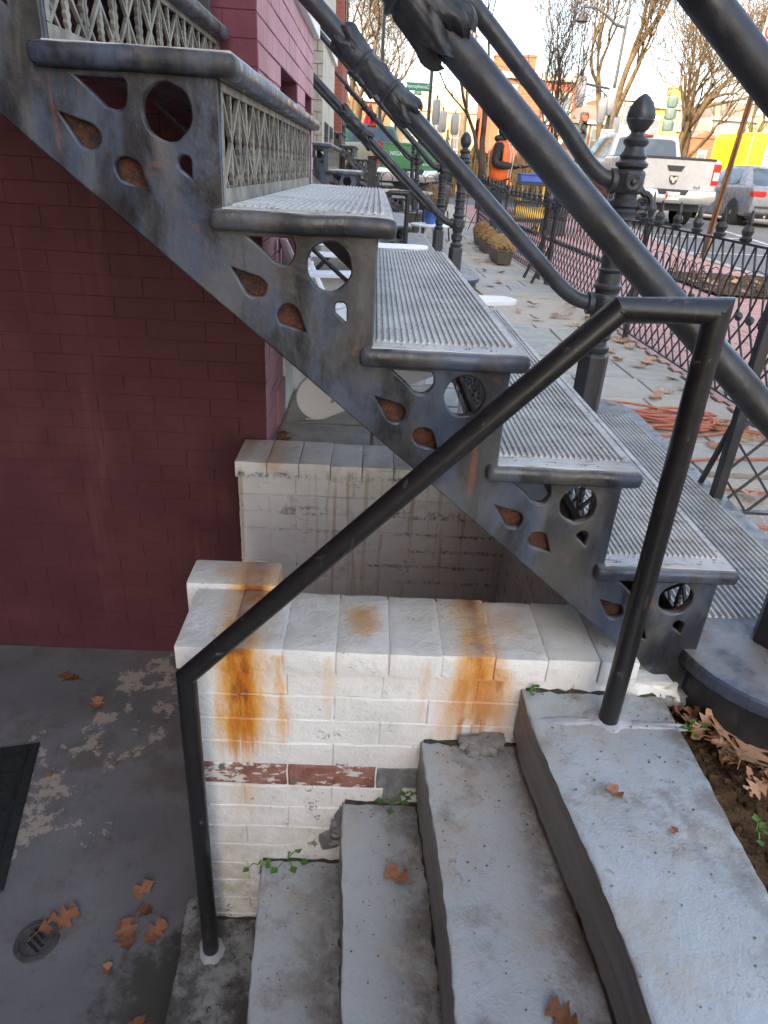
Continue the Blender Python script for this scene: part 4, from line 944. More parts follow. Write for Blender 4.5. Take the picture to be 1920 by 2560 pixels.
for k in range(10):
    x=-.1+k*.2; part('hoop',MB().tube([(x,0,0),(x,0,.72)]+[(x+.1-.1*math.cos(a),0,.72+.13*math.sin(a)) for a in [R(q) for q in range(20,170,20)]]+[(x+.2,0,.72),(x+.2,0,.02)],.006,5,caps=False),'iron_dark',t)
part('cross_rail',MB().bar((-.12,0,.55),(1.9,0,.55),.012).bar((-.12,0,.1),(1.9,0,.1),.012),'iron_dark',t)
t=thing('chain_post','square black post with a light chain beside the second stoop treads','post',(-.05,9.05,0)); part('post_shaft',MB().box(-.05,.05,-.05,.05,0,1.12),'iron_dark',t,0,.004,1); part('cap',MB().box(-.06,.06,-.06,.06,1.12,1.15),'iron_dark',t)
# ================================================================== WORKER, CART, BOXES
M['jacket']=simple('black_jacket',(.018,.017,.019),.7,.3,18,0,.4); M['vest']=simple('orange_vest',(.85,.15,.02),.6,.06,12); M['vest_strip']=simple('vest_strip',(.62,.60,.55),.35,.05,20); M['skin']=simple('skin',(.16,.075,.045),.5,.1,20); M['jeans']=simple('dark_trousers',(.022,.026,.036),.8,.3,20)
def skin_mesh(name,verts,edges,mat,sub=2,root=0):
    me=bpy.data.meshes.new(name); me.from_pydata([v[:3] for v in verts],edges,[]); o=bpy.data.objects.new(name,me); COL.objects.link(o)
    md=o.modifiers.new('skin','SKIN'); md.use_smooth_shade=True; sv=me.skin_vertices[0].data
    for i,v in enumerate(verts):
        q=v[3]; sv[i].radius=(q,q) if not isinstance(q,tuple) else q
        sv[i].use_root=(i==root)
    ss=o.modifiers.new('sub','SUBSURF'); ss.levels=sub; ss.render_levels=sub
    dg=bpy.context.evaluated_depsgraph_get(); m2=bpy.data.meshes.new_from_object(o.evaluated_get(dg)); bpy.data.objects.remove(o); m2.materials.clear(); m2.materials.append(M[mat]); m2.name=name
    m2.polygons.foreach_set('use_smooth',[True]*len(m2.polygons)); return m2
pw=thing('person','person in orange safety vest over black jacket, standing behind the fence','person',(2.05,12.7,gz(12.7)),R(-24))
# local frame: +X is where the person faces (towards the street), Y to the person's left
V=[(0,0,.93,.135),(0,0,1.05,.135),(.01,0,1.2,.15),(.02,0,1.36,.14),(.02,0,1.44,.085),(.03,0,1.50,.058),
   (0,.1,.88,.10),(.02,.11,.5,.07),(-.01,.11,.1,.05),(.05,.12,.05,.045),(.15,.13,.035,.035),
   (0,-.1,.88,.10),(.03,-.11,.5,.07),(.02,-.11,.1,.05),(.08,-.12,.05,.045),(.18,-.13,.035,.035),
   (.01,.19,1.38,.07),(.0,.25,1.13,.055),(.22,.22,1.10,.045),(.30,.18,1.13,.036),
   (.01,-.20,1.38,.085),(-.03,-.27,1.13,.075),(.20,-.24,1.10,.062),(.27,-.20,1.12,.042)]
E_=[(0,1),(1,2),(2,3),(3,4),(4,5),(0,6),(6,7),(7,8),(8,9),(9,10),(0,11),(11,12),(12,13),(13,14),(14,15),(3,16),(16,17),(17,18),(18,19),(3,20),(20,21),(21,22),(22,23)]
body=link('body',skin_mesh('body',V,E_,'jacket'),pw)
body.data.materials.append(M['jeans'])
for p_ in body.data.polygons:
    if p_.center.z<.82: p_.material_index=1
hd=MB().ell((.05,0,1.60),(.092,.078,.115),18,12); 
for vi,v in enumerate(hd.v):
    x,y,z=v; 
    if x>.12 and abs(y)<.02 and 1.555<z<1.61: x+=.018
    if z<1.53: x+=.012; y*=.85
    hd.v[vi]=(x,y,z)
for s in (-1,1): hd.ell((.045,s*.078,1.595),(.018,.009,.028),8,6)
head=part('head',hd,'skin',pw,60)
eye=MB()
for s in (-1,1): eye.ell((.135,s*.03,1.605),(.006,.011,.006),8,6)
part('eyes',eye,'jacket',head); part('mouth',MB().ell((.135,0,1.545),(.006,.022,.004),8,5),'wine',head)
hoodm=MB().ell((.02,0,1.62),(.105,.098,.115),16,10).ell((-.05,0,1.50),(.085,.13,.06),14,8)
hoodm.v=[(x if x<.09 else .09+(x-.09)*.2,y,z) for x,y,z in hoodm.v]; part('hood',hoodm,'jacket',pw,60)
# vest: torso shell, open at the sides
def vest():
    mb=MB(); zs=[.90,.98,1.08,1.2,1.32,1.42,1.47]; v=[]; n=28
    rx=[.168,.168,.172,.182,.175,.135,.09]; ry=[.19,.19,.20,.215,.205,.165,.10]
    for zi,z in enumerate(zs):
        for k in range(n):
            a=2*math.pi*k/n; v.append((.01+rx[zi]*math.cos(a),ry[zi]*math.sin(a),z+(.03*math.cos(2*a) if zi==0 else 0)))
    f=[]
    for i in range(len(zs)-1):
        for k in range(n):
            a=2*math.pi*(k+.5)/n
            if i>=2 and i<5 and abs(abs(math.sin(a))-1)<.09: continue
            f.append((i*n+k,i*n+(k+1)%n,(i+1)*n+(k+1)%n,(i+1)*n+k))
    mb.add(v,f); return mb
o=part('vest',vest(),'vest',pw,60); md=o.modifiers.new('s','SOLIDIFY'); md.thickness=.008
st_=MB()
for s in (-1,1):
    for xx,sgn in ((.175,1),(-.155,-1)):
        st_.tube([(.01+sgn*.165,s*.09,.93),(.01+sgn*.18,s*.095,1.1),(.01+sgn*.185,s*.10,1.28),(.01+sgn*.13,s*.11,1.43)],.009,6)
part('reflective_strips',st_,'vest_strip',o,60)
def hand(base,dirx,side):
    vs=[(0,0,0,.022),(.045,0,0,.024),(.075,0,.0,.022)]; es=[(0,1),(1,2)]
    for k in range(4):
        y=(k-1.5)*.02; L=(.06,.07,.066,.05)[k]; i=len(vs); vs+=[(.09,y,.002,.0095),(.09+L*.5,y,-.012,.0085),(.09+L*.75,y,-.036,.0075)]; es+=[(2,i),(i,i+1),(i+1,i+2)]
    i=len(vs); vs+=[(.04,side*.03,.0,.011),(.065,side*.048,-.008,.0095),(.09,side*.05,-.018,.008)]; es+=[(1,i),(i,i+1),(i+1,i+2)]
    return link('hand',skin_mesh('hand',vs,es,'skin',1),pw,base,(0,0,dirx))
hand((.29,.185,1.13),R(-25),-1); hand((.265,-.195,1.12),R(20),1)
ph=tag(link('clipboard',MB().box(-.08,.08,-.11,.11,-.006,.006).mesh('clipboard','jacket',0,.002,1),None,(2.05+.40,12.52,gz(12.7)+1.11),(0,R(-12),R(-28))),'flat dark clipboard held by the person in the orange vest','clipboard')
M['yellow_paint']=simple('yellow_cart_paint',(.75,.45,.02),.45,.08,6); M['black_plastic']=simple('black_plastic',(.02,.02,.022),.5,.2,8); M['blue_plastic']=simple('blue_plastic',(.03,.09,.42),.45,.1,6); M['card']=simple('brown_cardboard',(.42,.27,.15),.8,.08,10)
t=thing('utility_cart','black and yellow utility cart with shelves behind the fence','cart',(2.78,13.45,gz(13.4)))
for sx in (-.2,.2):
    for sy in (-.14,.14): part('leg',MB().tube([(sx,sy,.06),(sx,sy,.86)],.022,8),'yellow_paint',t)
for z in (.2,.5,.8): part('shelf',MB().box(-.25,.25,-.18,.18,z,z+.05),'black_plastic',t,0,.006,1)
for sx in (-.2,.2): part('wheel',MB().lathe([(.06,-.015),(.065,0),(.06,.015)],(sx,-.14,.065),14,0,(0,1,0)).lathe([(.06,-.015),(.065,0),(.06,.015)],(sx,.14,.065),14,0,(0,1,0)),'black_plastic',t)
part('side_panel',MB().box(-.26,.26,-.2,-.185,.28,.46),'yellow_paint',t)
tag(link('storage_tub',MB().box(-.24,.24,-.17,.17,0,.11).box(-.26,.26,-.19,.19,.11,.135).mesh('storage_tub','blue_plastic',0,.008,2),None,(2.78,13.45,gz(13.4)+.852)),'blue plastic tub on top of the black and yellow cart','tub')
bx=thing('crate_stack','tall stack of black crates behind the fence with cardboard on top','crates',(3.30,13.55,gz(13.5)))
for k in range(4): part('crate',MB().box(-.2,.2,-.17,.17,k*.29,k*.29+.275).box(-.21,.21,-.18,.18,k*.29+.25,k*.29+.28),'black_plastic',bx,0,.006,1)
bx2=thing('cardboard_box','open brown cardboard box on the black crate stack','box',(3.30,13.52,gz(13.5)+1.15),R(8))
part('box_body',MB().box(-.15,.15,-.13,.13,0,.24),'card',bx2,0,.003,1); part('flap',MB().box(-.15,.15,-.003,.003,0,.12),'card',bx2,loc=(0,-.13,.24),rot=(R(35),0,0)); part('flap',MB().box(-.003,.003,-.13,.13,0,.12),'card',bx2,loc=(.15,0,.24),rot=(0,R(40),0))
# ================================================================== VEHICLES
def f_paint(name,c,rough=.22):
    n=NT(name); p=n.obj(); m=n.fin(n.mix(n.st(n.noise(p,2.5,5),.3,.7),c,tuple(x*.9 for x in c)),n.st(n.noise(p,7,4),.3,.7,rough,rough+.12)); n.b.inputs['Coat Weight'].default_value=.5; n.b.inputs['Coat Roughness'].default_value=.08; return m
M['car_white']=f_paint('white_car_paint',(.40,.41,.425)); M['car_green']=f_paint('green_car_paint',(.05,.20,.07)); M['car_grey']=f_paint('blue_grey_car_paint',(.145,.165,.20)); M['car_dark']=f_paint('dark_car_paint',(.03,.035,.04)); M['van_yellow']=f_paint('yellow_van_paint',(.80,.46,.005),.3); M['car_gold']=f_paint('tan_reflection_paint',(.20,.16,.10))
def f_glass(name,c):
    n=NT(name); return n.fin(n.mix(n.st(n.noise(n.obj(),1.6,3),.4,.6),c,tuple(x*1.8 for x in c)),.04,0,.8)
M['car_glass']=f_glass('car_glass',(.035,.05,.065)); M['chrome']=simple('chrome',(.62,.62,.63),.18,.05,6,1); M['tyre']=simple('tyre_rubber',(.018,.018,.019),.85,.2,20); M['alloy']=simple('alloy',(.35,.35,.36),.3,.1,10,.8)
M['tail_red']=simple('tail_lamp_red',(.45,.012,.012),.15,.1,20); M['lamp_clear']=simple('lamp_clear',(.62,.6,.58),.15,.05,20); M['lamp_amber']=simple('lamp_amber',(.7,.25,.02),.2,.05,20); M['plate']=simple('plate_white',(.70,.70,.68),.4,.03,20); M['ink']=simple('dark_ink',(.02,.02,.025),.5,.05,20); M['letter_white']=simple('white_lettering',(.75,.76,.75),.4,.03,20)
def wheel(t,x,y,z,r,w,spokes=5):
    s=1 if x>0 else -1
    wl=part('wheel',MB().lathe([(r*.62,-w/2),(r*.92,-w/2),(r,-w*.36),(r,w*.36),(r*.92,w/2),(r*.62,w/2)],(x,y,z),28,0,(1,0,0)),'tyre',t,40)
    mb=MB(); xo=x+s*w*.40
    mb.lathe([(r*.66,-.012),(r*.64,.012),(r*.58,.012),(r*.58,-.012)],(xo,y,z),28,0,(1,0,0)); mb.lathe([(.05,-.03),(.05,.012)],(xo,y,z),10,0,(1,0,0))
    for k in range(spokes):
        a=2*math.pi*k/spokes; mb.bar((xo,y,z),(xo,y+r*.62*math.cos(a),z+r*.62*math.sin(a)),.03,.06)
    part('rim',mb,'alloy',wl,40); part('brake_disc',MB().lathe([(r*.6,-.01),(r*.6,.01)],(x,y,z),20,0,(1,0,0)),'ink',wl)
def arch(yc,r,z0,n=10): return [(yc+r*math.cos(math.pi-math.pi*k/n),z0+r*math.sin(math.pi-math.pi*k/n)) for k in range(n+1)]
def frustum(y0,y1,w0,z0,y2,y3,w1,z1,mid=None):
    mb=MB(); mb.add([(-w0,y0,z0),(w0,y0,z0),(w0,y1,z0),(-w0,y1,z0),(-w1,y2,z1),(w1,y2,z1),(w1,y3,z1),(-w1,y3,z1)],[(0,3,2,1),(4,5,6,7),(0,1,5,4),(1,2,6,5),(2,3,7,6),(3,0,4,7)]); return mb
def panel4(a,b,c,d,off,name,mat,t,ins=(.06,.06,.08,.1)):
    # a quad set into the face a,b,c,d with margins, proud by off along the normal
    a,b,c,d=(Vector(q) for q in (a,b,c,d)); L=lambda u,v:(a*(1-u)+b*u)*(1-v)+(d*(1-u)+c*u)*v; n=(b-a).cross(d-a).normalized()*off
    us=(ins[0],1-ins[1]); vs=(ins[2],1-ins[3]); e=.05; pts=[(us[0]+e,vs[0]),(us[1]-e,vs[0]),(us[1],vs[0]+e),(us[1],vs[1]-e),(us[1]-e,vs[1]),(us[0]+e,vs[1]),(us[0],vs[1]-e),(us[0],vs[0]+e)]
    P=[L(*q)+n for q in pts]; Q=[L(*q)-n for q in pts]; k=len(P); mb=MB(); mb.add(P+Q,[tuple(range(k)),tuple(range(2*k-1,k-1,-1))]+[(i,(i+1)%k,(i+1)%k+k,i+k) for i in range(k)]); return part(name,mb,mat,t)
def pickup(label,mat,loc,rz,side_mat=None,W=1.0,L=5.85,zb=1.42,zr=1.95,rw=.41,modern=True):
    t=thing('pickup_truck',label,'truck',loc,rz)
    y1,y2=1.98,4.25; z0=.52
    prof=[(0.06,.70),(0.06,.62),(.3,z0)]+arch(1.30,.50,z0-.02)+[(1.9,z0-.08),(3.9,z0-.08)]+arch(4.75,.50,z0-.02)+[(5.5,z0),(L,.6),(L,1.02),(L-.25,1.18),(y2+.1,1.27),(y2,1.30),(y1,1.34),(y1-.02,zb),(0.03,zb),(0.0,.95)]
    part('body',MB().prism(prof,'x',-W,W),side_mat or mat,t,40,.045,3)
    part('underbody',MB().box(-W+.12,W-.12,.4,5.4,.36,1.0),'ink',t)
    cab=part('cab',frustum(y1,y2+.05,W-.05,1.28,y1+.16,y2-.75,W-.24,zr),mat,t,40,.06,3)
    w0,w1=W-.05,W-.24; A=(-w0,y1,1.28);B=(w0,y1,1.28);C=(w1,y1+.16,zr);D=(-w1,y1+.16,zr)
    panel4(A,B,C,D,.010,'rear_window','car_glass',cab,(.07,.07,.22,.14))
    for s in (-1,1):
        panel4(*(((s*w0,y1,1.28),(s*w0,y2+.05,1.28),(s*w1,y2-.75,zr),(s*w1,y1+.16,zr)) if s>0 else ((-w0,y2+.05,1.28),(-w0,y1,1.28),(-w1,y1+.16,zr),(-w1,y2-.75,zr))),.010,'side_window','car_glass',cab,(.08,.08,.2,.14))
        part('mirror',MB().box(s*(W+.02),s*(W+.22),y2-.15,y2-.05,1.3,1.52) if s>0 else MB().box(-W-.22,-W-.02,y2-.15,y2-.05,1.3,1.52),'ink',t,0,.02,2)
    panel4((w0,y2+.05,1.28),(-w0,y2+.05,1.28),(-w1,y2-.75,zr),(w1,y2-.75,zr),.010,'windscreen','car_glass',cab,(.06,.06,.12,.1))
    part('brake_light',MB().box(-.12,.12,y1+.10,y1+.16,zr-.05,zr-.005),'tail_red',cab,0,.008,1)
    tg=part('tailgate',MB().box(-W+.16,W-.16,-.018,.05,.80,zb-.02),mat,t,0,.014,2)
    part('lip',MB().box(-W+.14,W-.14,-.035,.06,zb-.03,zb+.012),mat if not modern else 'ink',tg,0,.01,2)
    if modern:
        part('handle',MB().prism([(-.20,1.27),(.20,1.27),(.14,1.16),(-.14,1.16)],'y',-.03,-.017),'ink',tg)
        em=[(-.085,.075),(.085,.075),(.10,.03),(.075,-.06),(.03,-.10),(-.03,-.10),(-.075,-.06),(-.10,.03)]
        e=part('emblem',MB().prism([(a,1.0+b) for a,b in em],'y',-.03,-.018),'ink',tg)
        rm=[(-.075,.06),(-.03,.05),(0,.02),(.03,.05),(.075,.06),(.085,.02),(.055,-.03),(.045,.0),(.02,-.07),(-.02,-.07),(-.045,.0),(-.055,-.03),(-.085,.02)]
        part('emblem_head',MB().prism([(a,1.0+b) for a,b in rm],'y',-.038,-.030),'chrome',e)
        o=link('badge_4x4',text_mesh('badge_4x4','4x4',.11,'ink',.003),tg,(.55,-.021,.86))
    else:
        o=link('maker_lettering',text_mesh('maker_lettering','NISSAN',.13,'letter_white',.003),tg,(-.35,-.021,1.12))
        o=link('model_lettering',text_mesh('model_lettering','FRONTIER',.07,'letter_white',.003),tg,(.5,-.021,.92))
    part('bed_cover',MB().box(-W+.1,W-.1,.06,y1-.05,zb-.01,zb+.022),'ink',t)
    for s in (-1,1):
        x0,x1=(W-.155,W+.008) if s>0 else (-W-.008,-W+.155)
        tl=part('tail_light',MB().box(x0,x1,-.022,.16,.93,1.34),'tail_red',t,0,.015,2); part('reversing_lens',MB().box(x0+.02,x1-.02,-.028,.0,1.02,1.18),'lamp_clear',tl)
        for y in (1.30,4.75): wheel(t,s*(W-.14),y,rw,rw,.27)
        part('door_handle',MB().box(min(s*W,s*(W+.02)),max(s*W,s*(W+.02)),2.3,2.5,1.12,1.16),'ink',t)
    bp=[(-W+.02,.62),(-W+.05,.82),(-.35,.80),(-.30,.70),(.30,.70),(.35,.80),(W-.05,.82),(W-.02,.62),(W-.12,.52),(-W+.12,.52)]
    bu=part('bumper',MB().prism(bp,'y',-.16,.08),'chrome',t,40,.03,3); part('step_pad',MB().box(-.55,.55,-.10,.06,.705,.80),'ink',bu)
    pl=part('number_plate',MB().box(-.155,.155,-.178,-.163,.60,.755),'plate',bu)
    link('plate_number',text_mesh('plate_number','665265',.095,'ink',.001),pl,(.012,-.180,.675)); part('plate_mark',MB().box(-.150,-.118,-.181,-.179,.61,.745),'tail_red',pl)
    return t
pickup('white pickup with chrome bumper and ram badge parked beyond the fence','car_white',(6.52,16.55,.165),0)
pickup('green pickup with tan reflection painted on its flank and red high brake light','car_green',(.80,18.6,.24),R(27),'car_gold',.92,5.2,1.34,1.80,.37,False)  # body coloured tan: the brown-gold reflection on its side is painted in
def coupe(label,mat,loc,rz=0,W=.88,L=4.5,H=1.37):
    t=thing('car',label,'car',loc,rz)
    prof=[(.0,.55),(.02,.35),(.25,.26)]+arch(.92,.36,.25)+[(1.5,.2),(2.9,.2)]+arch(3.55,.36,.25)+[(4.2,.24),(L,.35),(L-.02,.62),(L-.35,.72),(3.2,.86),(2.9,.90),(1.0,.93),(.12,.93),(.02,.82)]
    part('body',MB().prism(prof,'x',-W,W),mat,t,40,.07,4); part('underbody',MB().box(-W+.1,W-.1,.3,4.2,.22,.6),'ink',t)
    w0,w1=W-.06,W-.26; cab=part('cabin',frustum(.55,3.15,w0,.88,1.15,2.25,w1,H),mat,t,40,.09,4)
    panel4((-w0,.55,.88),(w0,.55,.88),(w1,1.15,H),(-w1,1.15,H),.009,'rear_window','car_glass',cab,(.1,.1,.12,.12)); panel4((w0,3.15,.88),(-w0,3.15,.88),(-w1,2.25,H),(w1,2.25,H),.009,'windscreen','car_glass',cab,(.08,.08,.1,.1))
    for s in (-1,1):
        a=((-w0,3.15,.88),(-w0,.55,.88),(-w1,1.15,H),(-w1,2.25,H)) if s<0 else ((w0,.55,.88),(w0,3.15,.88),(w1,2.25,H),(w1,1.15,H))
        panel4(*a,.009,'side_window','car_glass',cab,(.14,.16,.14,.16) if s<0 else (.16,.14,.14,.16))
        part('tail_light',MB().box(min(s*(W-.30),s*(W+.004)),max(s*(W-.30),s*(W+.004)),-.010,.20,.70,.82),'tail_red',t,0,.02,2)
        part('mirror',MB().box(min(s*(W),s*(W+.17)),max(s*(W),s*(W+.17)),2.75,2.87,.92,1.04),mat,t,0,.03,2)
        part('door_handle',MB().box(min(s*W,s*(W+.016)),max(s*W,s*(W+.016)),1.75,1.92,.76,.79),mat,t)
        for y in (.92,3.55): wheel(t,s*(W-.11),y,.325,.325,.22,5)
    part('bumper_strip',MB().box(-W+.1,W-.1,-.015,.03,.46,.50),'ink',t); part('number_plate',MB().box(-.16,.16,-.02,0,.62,.74),'plate',t); part('exhaust',MB().lathe([(.03,0),(.03,.1)],(-.5,-.04,.28),10,0,(0,1,0)),'chrome',t)
    return t
coupe('blue-grey two-door coupe on the road beside the white pickup','car_grey',(9.7,17.4,.22))
coupe('dark car with red lights farther up the road past the white pickup','car_dark',(9.0,27.0,.62),0,.92,4.6,1.62)
def van(label,loc,rz):
    t=thing('delivery_van',label,'van',loc,rz)
    prof=[(0,.45)]+arch(1.3,.4,.4)+[(4.0,.38)]+arch(4.8,.4,.4)+[(5.7,.4),(5.8,.9),(5.5,1.25),(4.9,1.9),(4.4,2.55),(4.1,2.62),(.08,2.62),(.0,2.45)]
    part('body',MB().prism(prof,'x',-1.0,1.0),'van_yellow',t,40,.09,4)
    for s in (-1,1):
        for (z,h) in ((1.15,.05),(2.1,.04)): part('side_rib',MB().box(min(s*1.0,s*1.012),max(s*1.0,s*1.012),.3,4.2,z,z+h),'van_yellow',t)
        for y in (1.3,4.8): wheel(t,s*.86,y,.36,.36,.24)
        part('tail_light',MB().box(min(s*.86,s*1.005),max(s*.86,s*1.005),-.012,.08,.9,1.4),'tail_red',t)
    part('rear_door',MB().box(-.8,-.01,-.012,.02,.6,2.4),'van_yellow',t,0,.01,1); part('rear_door',MB().box(.01,.8,-.012,.02,.6,2.4),'van_yellow',t,0,.01,1); part('bumper',MB().box(-.95,.95,-.1,.05,.42,.58),'ink',t,0,.03,2)
    return t
van('tall yellow delivery van across the road',(11.95,26.0,.12),R(-79))
# ================================================================== BARE TREES
def f_bark(name,a,b):
    n=NT(name); p=n.pos(); c=n.mix(n.st(n.noise(n.map(p,(8,8,2)),1,5,.65),.35,.65),a,b); n.bump(n.noise(n.map(p,(20,20,5)),1,5),.5,.01); return n.fin(c,.9,0,.1)
M['bark']=f_bark('tan_bark',(.06,.042,.026),(.125,.09,.053)); M['bark_dk']=f_bark('grey_brown_bark',(.05,.036,.03),(.10,.075,.06)); M['bark_red']=f_bark('red_twig_bark',(.13,.06,.05),(.22,.11,.09))
def tree(label,loc,H,r0,seed,mat='bark',spread=.55,fork=.28,lv=5,up=.25,lean=(0,0),name='bare_tree',nb=3,cat='tree',group=None,twig=.019):
    rr=random.Random(seed); t=thing(name,label,cat,loc,group=group); tr=MB(); cr=MB()
    def grow(p,d,L,r,l):
        n=5 if l<3 else 3; pts=[p]; rad=[r]; q=Vector(p); dd=Vector(d)
        for k in range(n):
            dd=(dd+Vector((rr.uniform(-1,1),rr.uniform(-1,1),rr.uniform(-.6,1)))*(.14+.07*l)+Vector((0,0,up*.12))).normalized(); q=q+dd*L/n; pts.append(q.copy()); rad.append(max(twig*.6,r*(1-.38*(k+1)/n)))
        (tr if l<2 else cr).tube(pts,rad,(8,7,5,4,3,3,3)[l],caps=False)
        if l>=lv: return
        cnt=nb+(1 if l in (1,2,3) else 0)
        for k in range(cnt):
            f=1 if k==0 else rr.uniform(.35,1); j=min(n,max(1,int(round(f*n)))); base=pts[j]; bd=(pts[j]-pts[j-1]).normalized()
            ax=Vector((rr.uniform(-1,1),rr.uniform(-1,1),rr.uniform(-.3,.4))); ax=(ax-bd*ax.dot(bd)).normalized(); s=spread*rr.uniform(.5,1.25)*(.55 if k==0 else 1)
            grow(base,(bd+ax*s+Vector((0,0,up*.3))).normalized(),L*rr.uniform(.62,.92),rad[j]*rr.uniform(.5,.72),l+1)
    d0=Vector((lean[0],lean[1],1)).normalized(); grow(Vector((0,0,-.1)),d0,H*fork,r0,0)
    part('trunk',tr,mat,t,60); part('branches',cr,mat,t); return t
tree('slim bare street tree growing behind the person in orange',(2.45,17.6,.25),8.5,.085,11,'bark_dk',.5,.30,5,.35,twig=.009)
tree('bare many-stemmed young tree by the street lamp',(4.75,20.5,.3),9.0,.11,23,'bark_dk',.55,.2,5,.22,nb=3,twig=.008)
tree('large pale-barked bare tree leaning over the road behind the lamp post',(8.6,31,.3),15,.30,5,'bark',.55,.25,6,.12,(.25,0),twig=.014)
tree('broad bare tree with low fork behind the dark car',(12.2,31,.3),13,.33,42,'bark',.75,.22,6,.06,twig=.014)
tree('bare tree with crooked limbs behind the closed red umbrella',(-1.2,29,.3),13,.26,77,'bark',.7,.24,6,.06,nb=3,twig=.013)
tree('bare tree whose branches hang over the street name sign',(.4,36,.3),13,.24,91,'bark',.75,.24,6,.03,nb=3,twig=.013)
tree('thin bare tree in front of the orange brick house',(7.2,38,.3),12,.16,15,'bark_dk',.5,.3,5,.3)
tree('thin bare tree between the orange and the yellow houses',(17.5,44,.3),12,.2,64,'bark',.6,.3,5,.3)
tree('bare tree rising over the yellow van roof',(19,40,.3),13,.22,37,'bark',.65,.26,6,.1,nb=3,twig=.014)
tree('dense leafless shrub with red twigs at the rear of the yellow van',(12.0,27.0,.25),3.6,.05,8,'bark_red',.8,.12,5,.15,name='bare_shrub',cat='shrub',nb=5)
tree('dry brown shrub poking up between the fence and the white pickup',(4.0,14.2,.2),2.6,.025,6,'bark_red',.7,.14,5,.1,name='bare_shrub',cat='shrub',nb=4,twig=.004)
for i,(x,y,h,s,lab) in enumerate(((3.3,27,4.2,51,'tan leafless thicket between the street name pole and the wooden pole'),(5.5,30,4.5,52,'tan leafless thicket below the wooden pole'),(1.2,31,4.0,53,'tan leafless thicket behind the green pickup cab'),(-1.8,33,5,54,'leafless thicket behind the tan truck flank'))):
    tree(lab,(x,y,.3),h,.05,s,'bark',.75,.12,5,.2,name='thicket',cat='shrub',nb=5)
M['dry_grass']=f_leaf('dry_tall_grass',(.17,.11,.045),(.28,.19,.085)); M['evergreen']=f_leaf('evergreen',(.045,.09,.03),(.08,.14,.045))
rr=random.Random(4); mb=MB()
for k in range(900):
    x=rr.uniform(-1.5,6.2); y=rr.uniform(25.2,26.6); h=rr.uniform(.9,2.1)*(1-.25*math.sin(x*2.1)); dx,dy=rr.uniform(-.3,.3),rr.uniform(-.2,.2); w=.012
    mb.add([(x-w,y,.28),(x+w,y,.28),(x+dx*.5+w,y+dy*.5,.28+h*.6),(x+dx,y+dy,.28+h),(x+dx*.5-w,y+dy*.5,.28+h*.6)],[(0,1,2,3,4)])
o=tag(part('tall_grass',mb,'dry_grass',None),'band of dry golden ornamental grass beyond the crossing','grass'); o['kind']='stuff'
t=thing('evergreen_shrub','small evergreen shrub beside the tan house over the van','shrub',(27.5,58,.3)); part('trunk',MB().tube([(0,0,0),(0,0,4)],[.12,.04],6),'bark',t); part('crown',tuft(900,1.1,1.1,5.5,.28,9),'evergreen',t)
t=thing('evergreen_shrub','green bush beside the slim street tree','shrub',(1.9,25.0,.28)); part('trunk',MB().tube([(0,0,0),(0,0,1)],[.06,.02],6),'bark',t); part('crown',tuft(700,.5,.5,1.6,.10,19),'evergreen',t)
# ================================================================== HOUSES ACROSS THE STREET
M['orange_brick']=f_rowbrick('orange_brick',(.26,.078,.042),(.31,.10,.055),(.26,.12,.075),3); M['brown_brick']=f_rowbrick('brown_brick',(.20,.085,.045),(.25,.11,.06),(.2,.12,.08),3)
for nm,c in (('yellow_wall',(.33,.225,.07)),('cream_wall',(.33,.27,.17)),('bluegrey_wall',(.22,.25,.30)),('white_wall',(.33,.31,.27)),('tan_wall',(.27,.205,.125)),('slate',(.14,.12,.11)),('sash',(.34,.32,.27)),('pane',(.10,.12,.14)),('door_g',(.10,.13,.11))): M[nm]=simple(nm,c,.25 if nm=='pane' else .8,.12,.9)
def house(label,x0,x1,y,H,mat,wins,roof='flat',chim=(),door=None,sash='sash',d=9):
    t=thing('town_house',label,'house',((x0+x1)/2,y,.3)); w=(x1-x0)/2
    part('wall',MB().box(-w,w,0,d,-.4,H),mat,t)
    if roof=='gable': part('roof',MB().prism([(-w-.15,H),(w+.15,H),(0,H+w*.62)],'y',-.1,d),'slate',t); part('gable',MB().prism([(-w,H),(w,H),(0,H+w*.58)],'y',-.14,-.1),mat,t)
    elif roof=='mansard': part('roof',MB().prism([(-w,H),(w,H),(w-.2,H+1.2),(-w+.2,H+1.2)],'y',.1,d),'slate',t); part('cornice',MB().box(-w,w,-.35,.0,H-.25,H+.05),'sash',t)
    else: part('cornice',MB().box(-w,w,-.3,.0,H-.35,H+.06),'sash' if mat!='white_wall' else 'tan_wall',t,0,.03,1); part('roof',MB().box(-w+.1,w-.1,.05,d,H,H+.12),'slate',t)
    for (a,b,h) in chim: part('chimney',MB().box(a-w,b-w,1.0,1.9,H,H+h).box(a-w-.06,b-w+.06,.94,1.96,H+h,H+h+.15),mat,t)
    for (a,z,ww,hh) in wins:
        wd=part('window',MB().box(a-w-ww/2-.09,a-w+ww/2+.09,-.07,.03,z-.09,z+hh+.12),sash,t)
        part('pane',MB().box(a-w-ww/2,a-w+ww/2,-.085,-.06,z,z+hh/2-.03).box(a-w-ww/2,a-w+ww/2,-.085,-.06,z+hh/2+.03,z+hh),'pane',wd); part('sill',MB().box(a-w-ww/2-.15,a-w+ww/2+.15,-.2,.0,z-.2,z-.09),sash,wd); part('lintel',MB().box(a-w-ww/2-.12,a-w+ww/2+.12,-.12,.0,z+hh+.12,z+hh+.28),sash,wd)
    if door: part('door',MB().box(door-w-.5,door-w+.5,-.06,.02,0,2.3),'door_g',t)
    return t
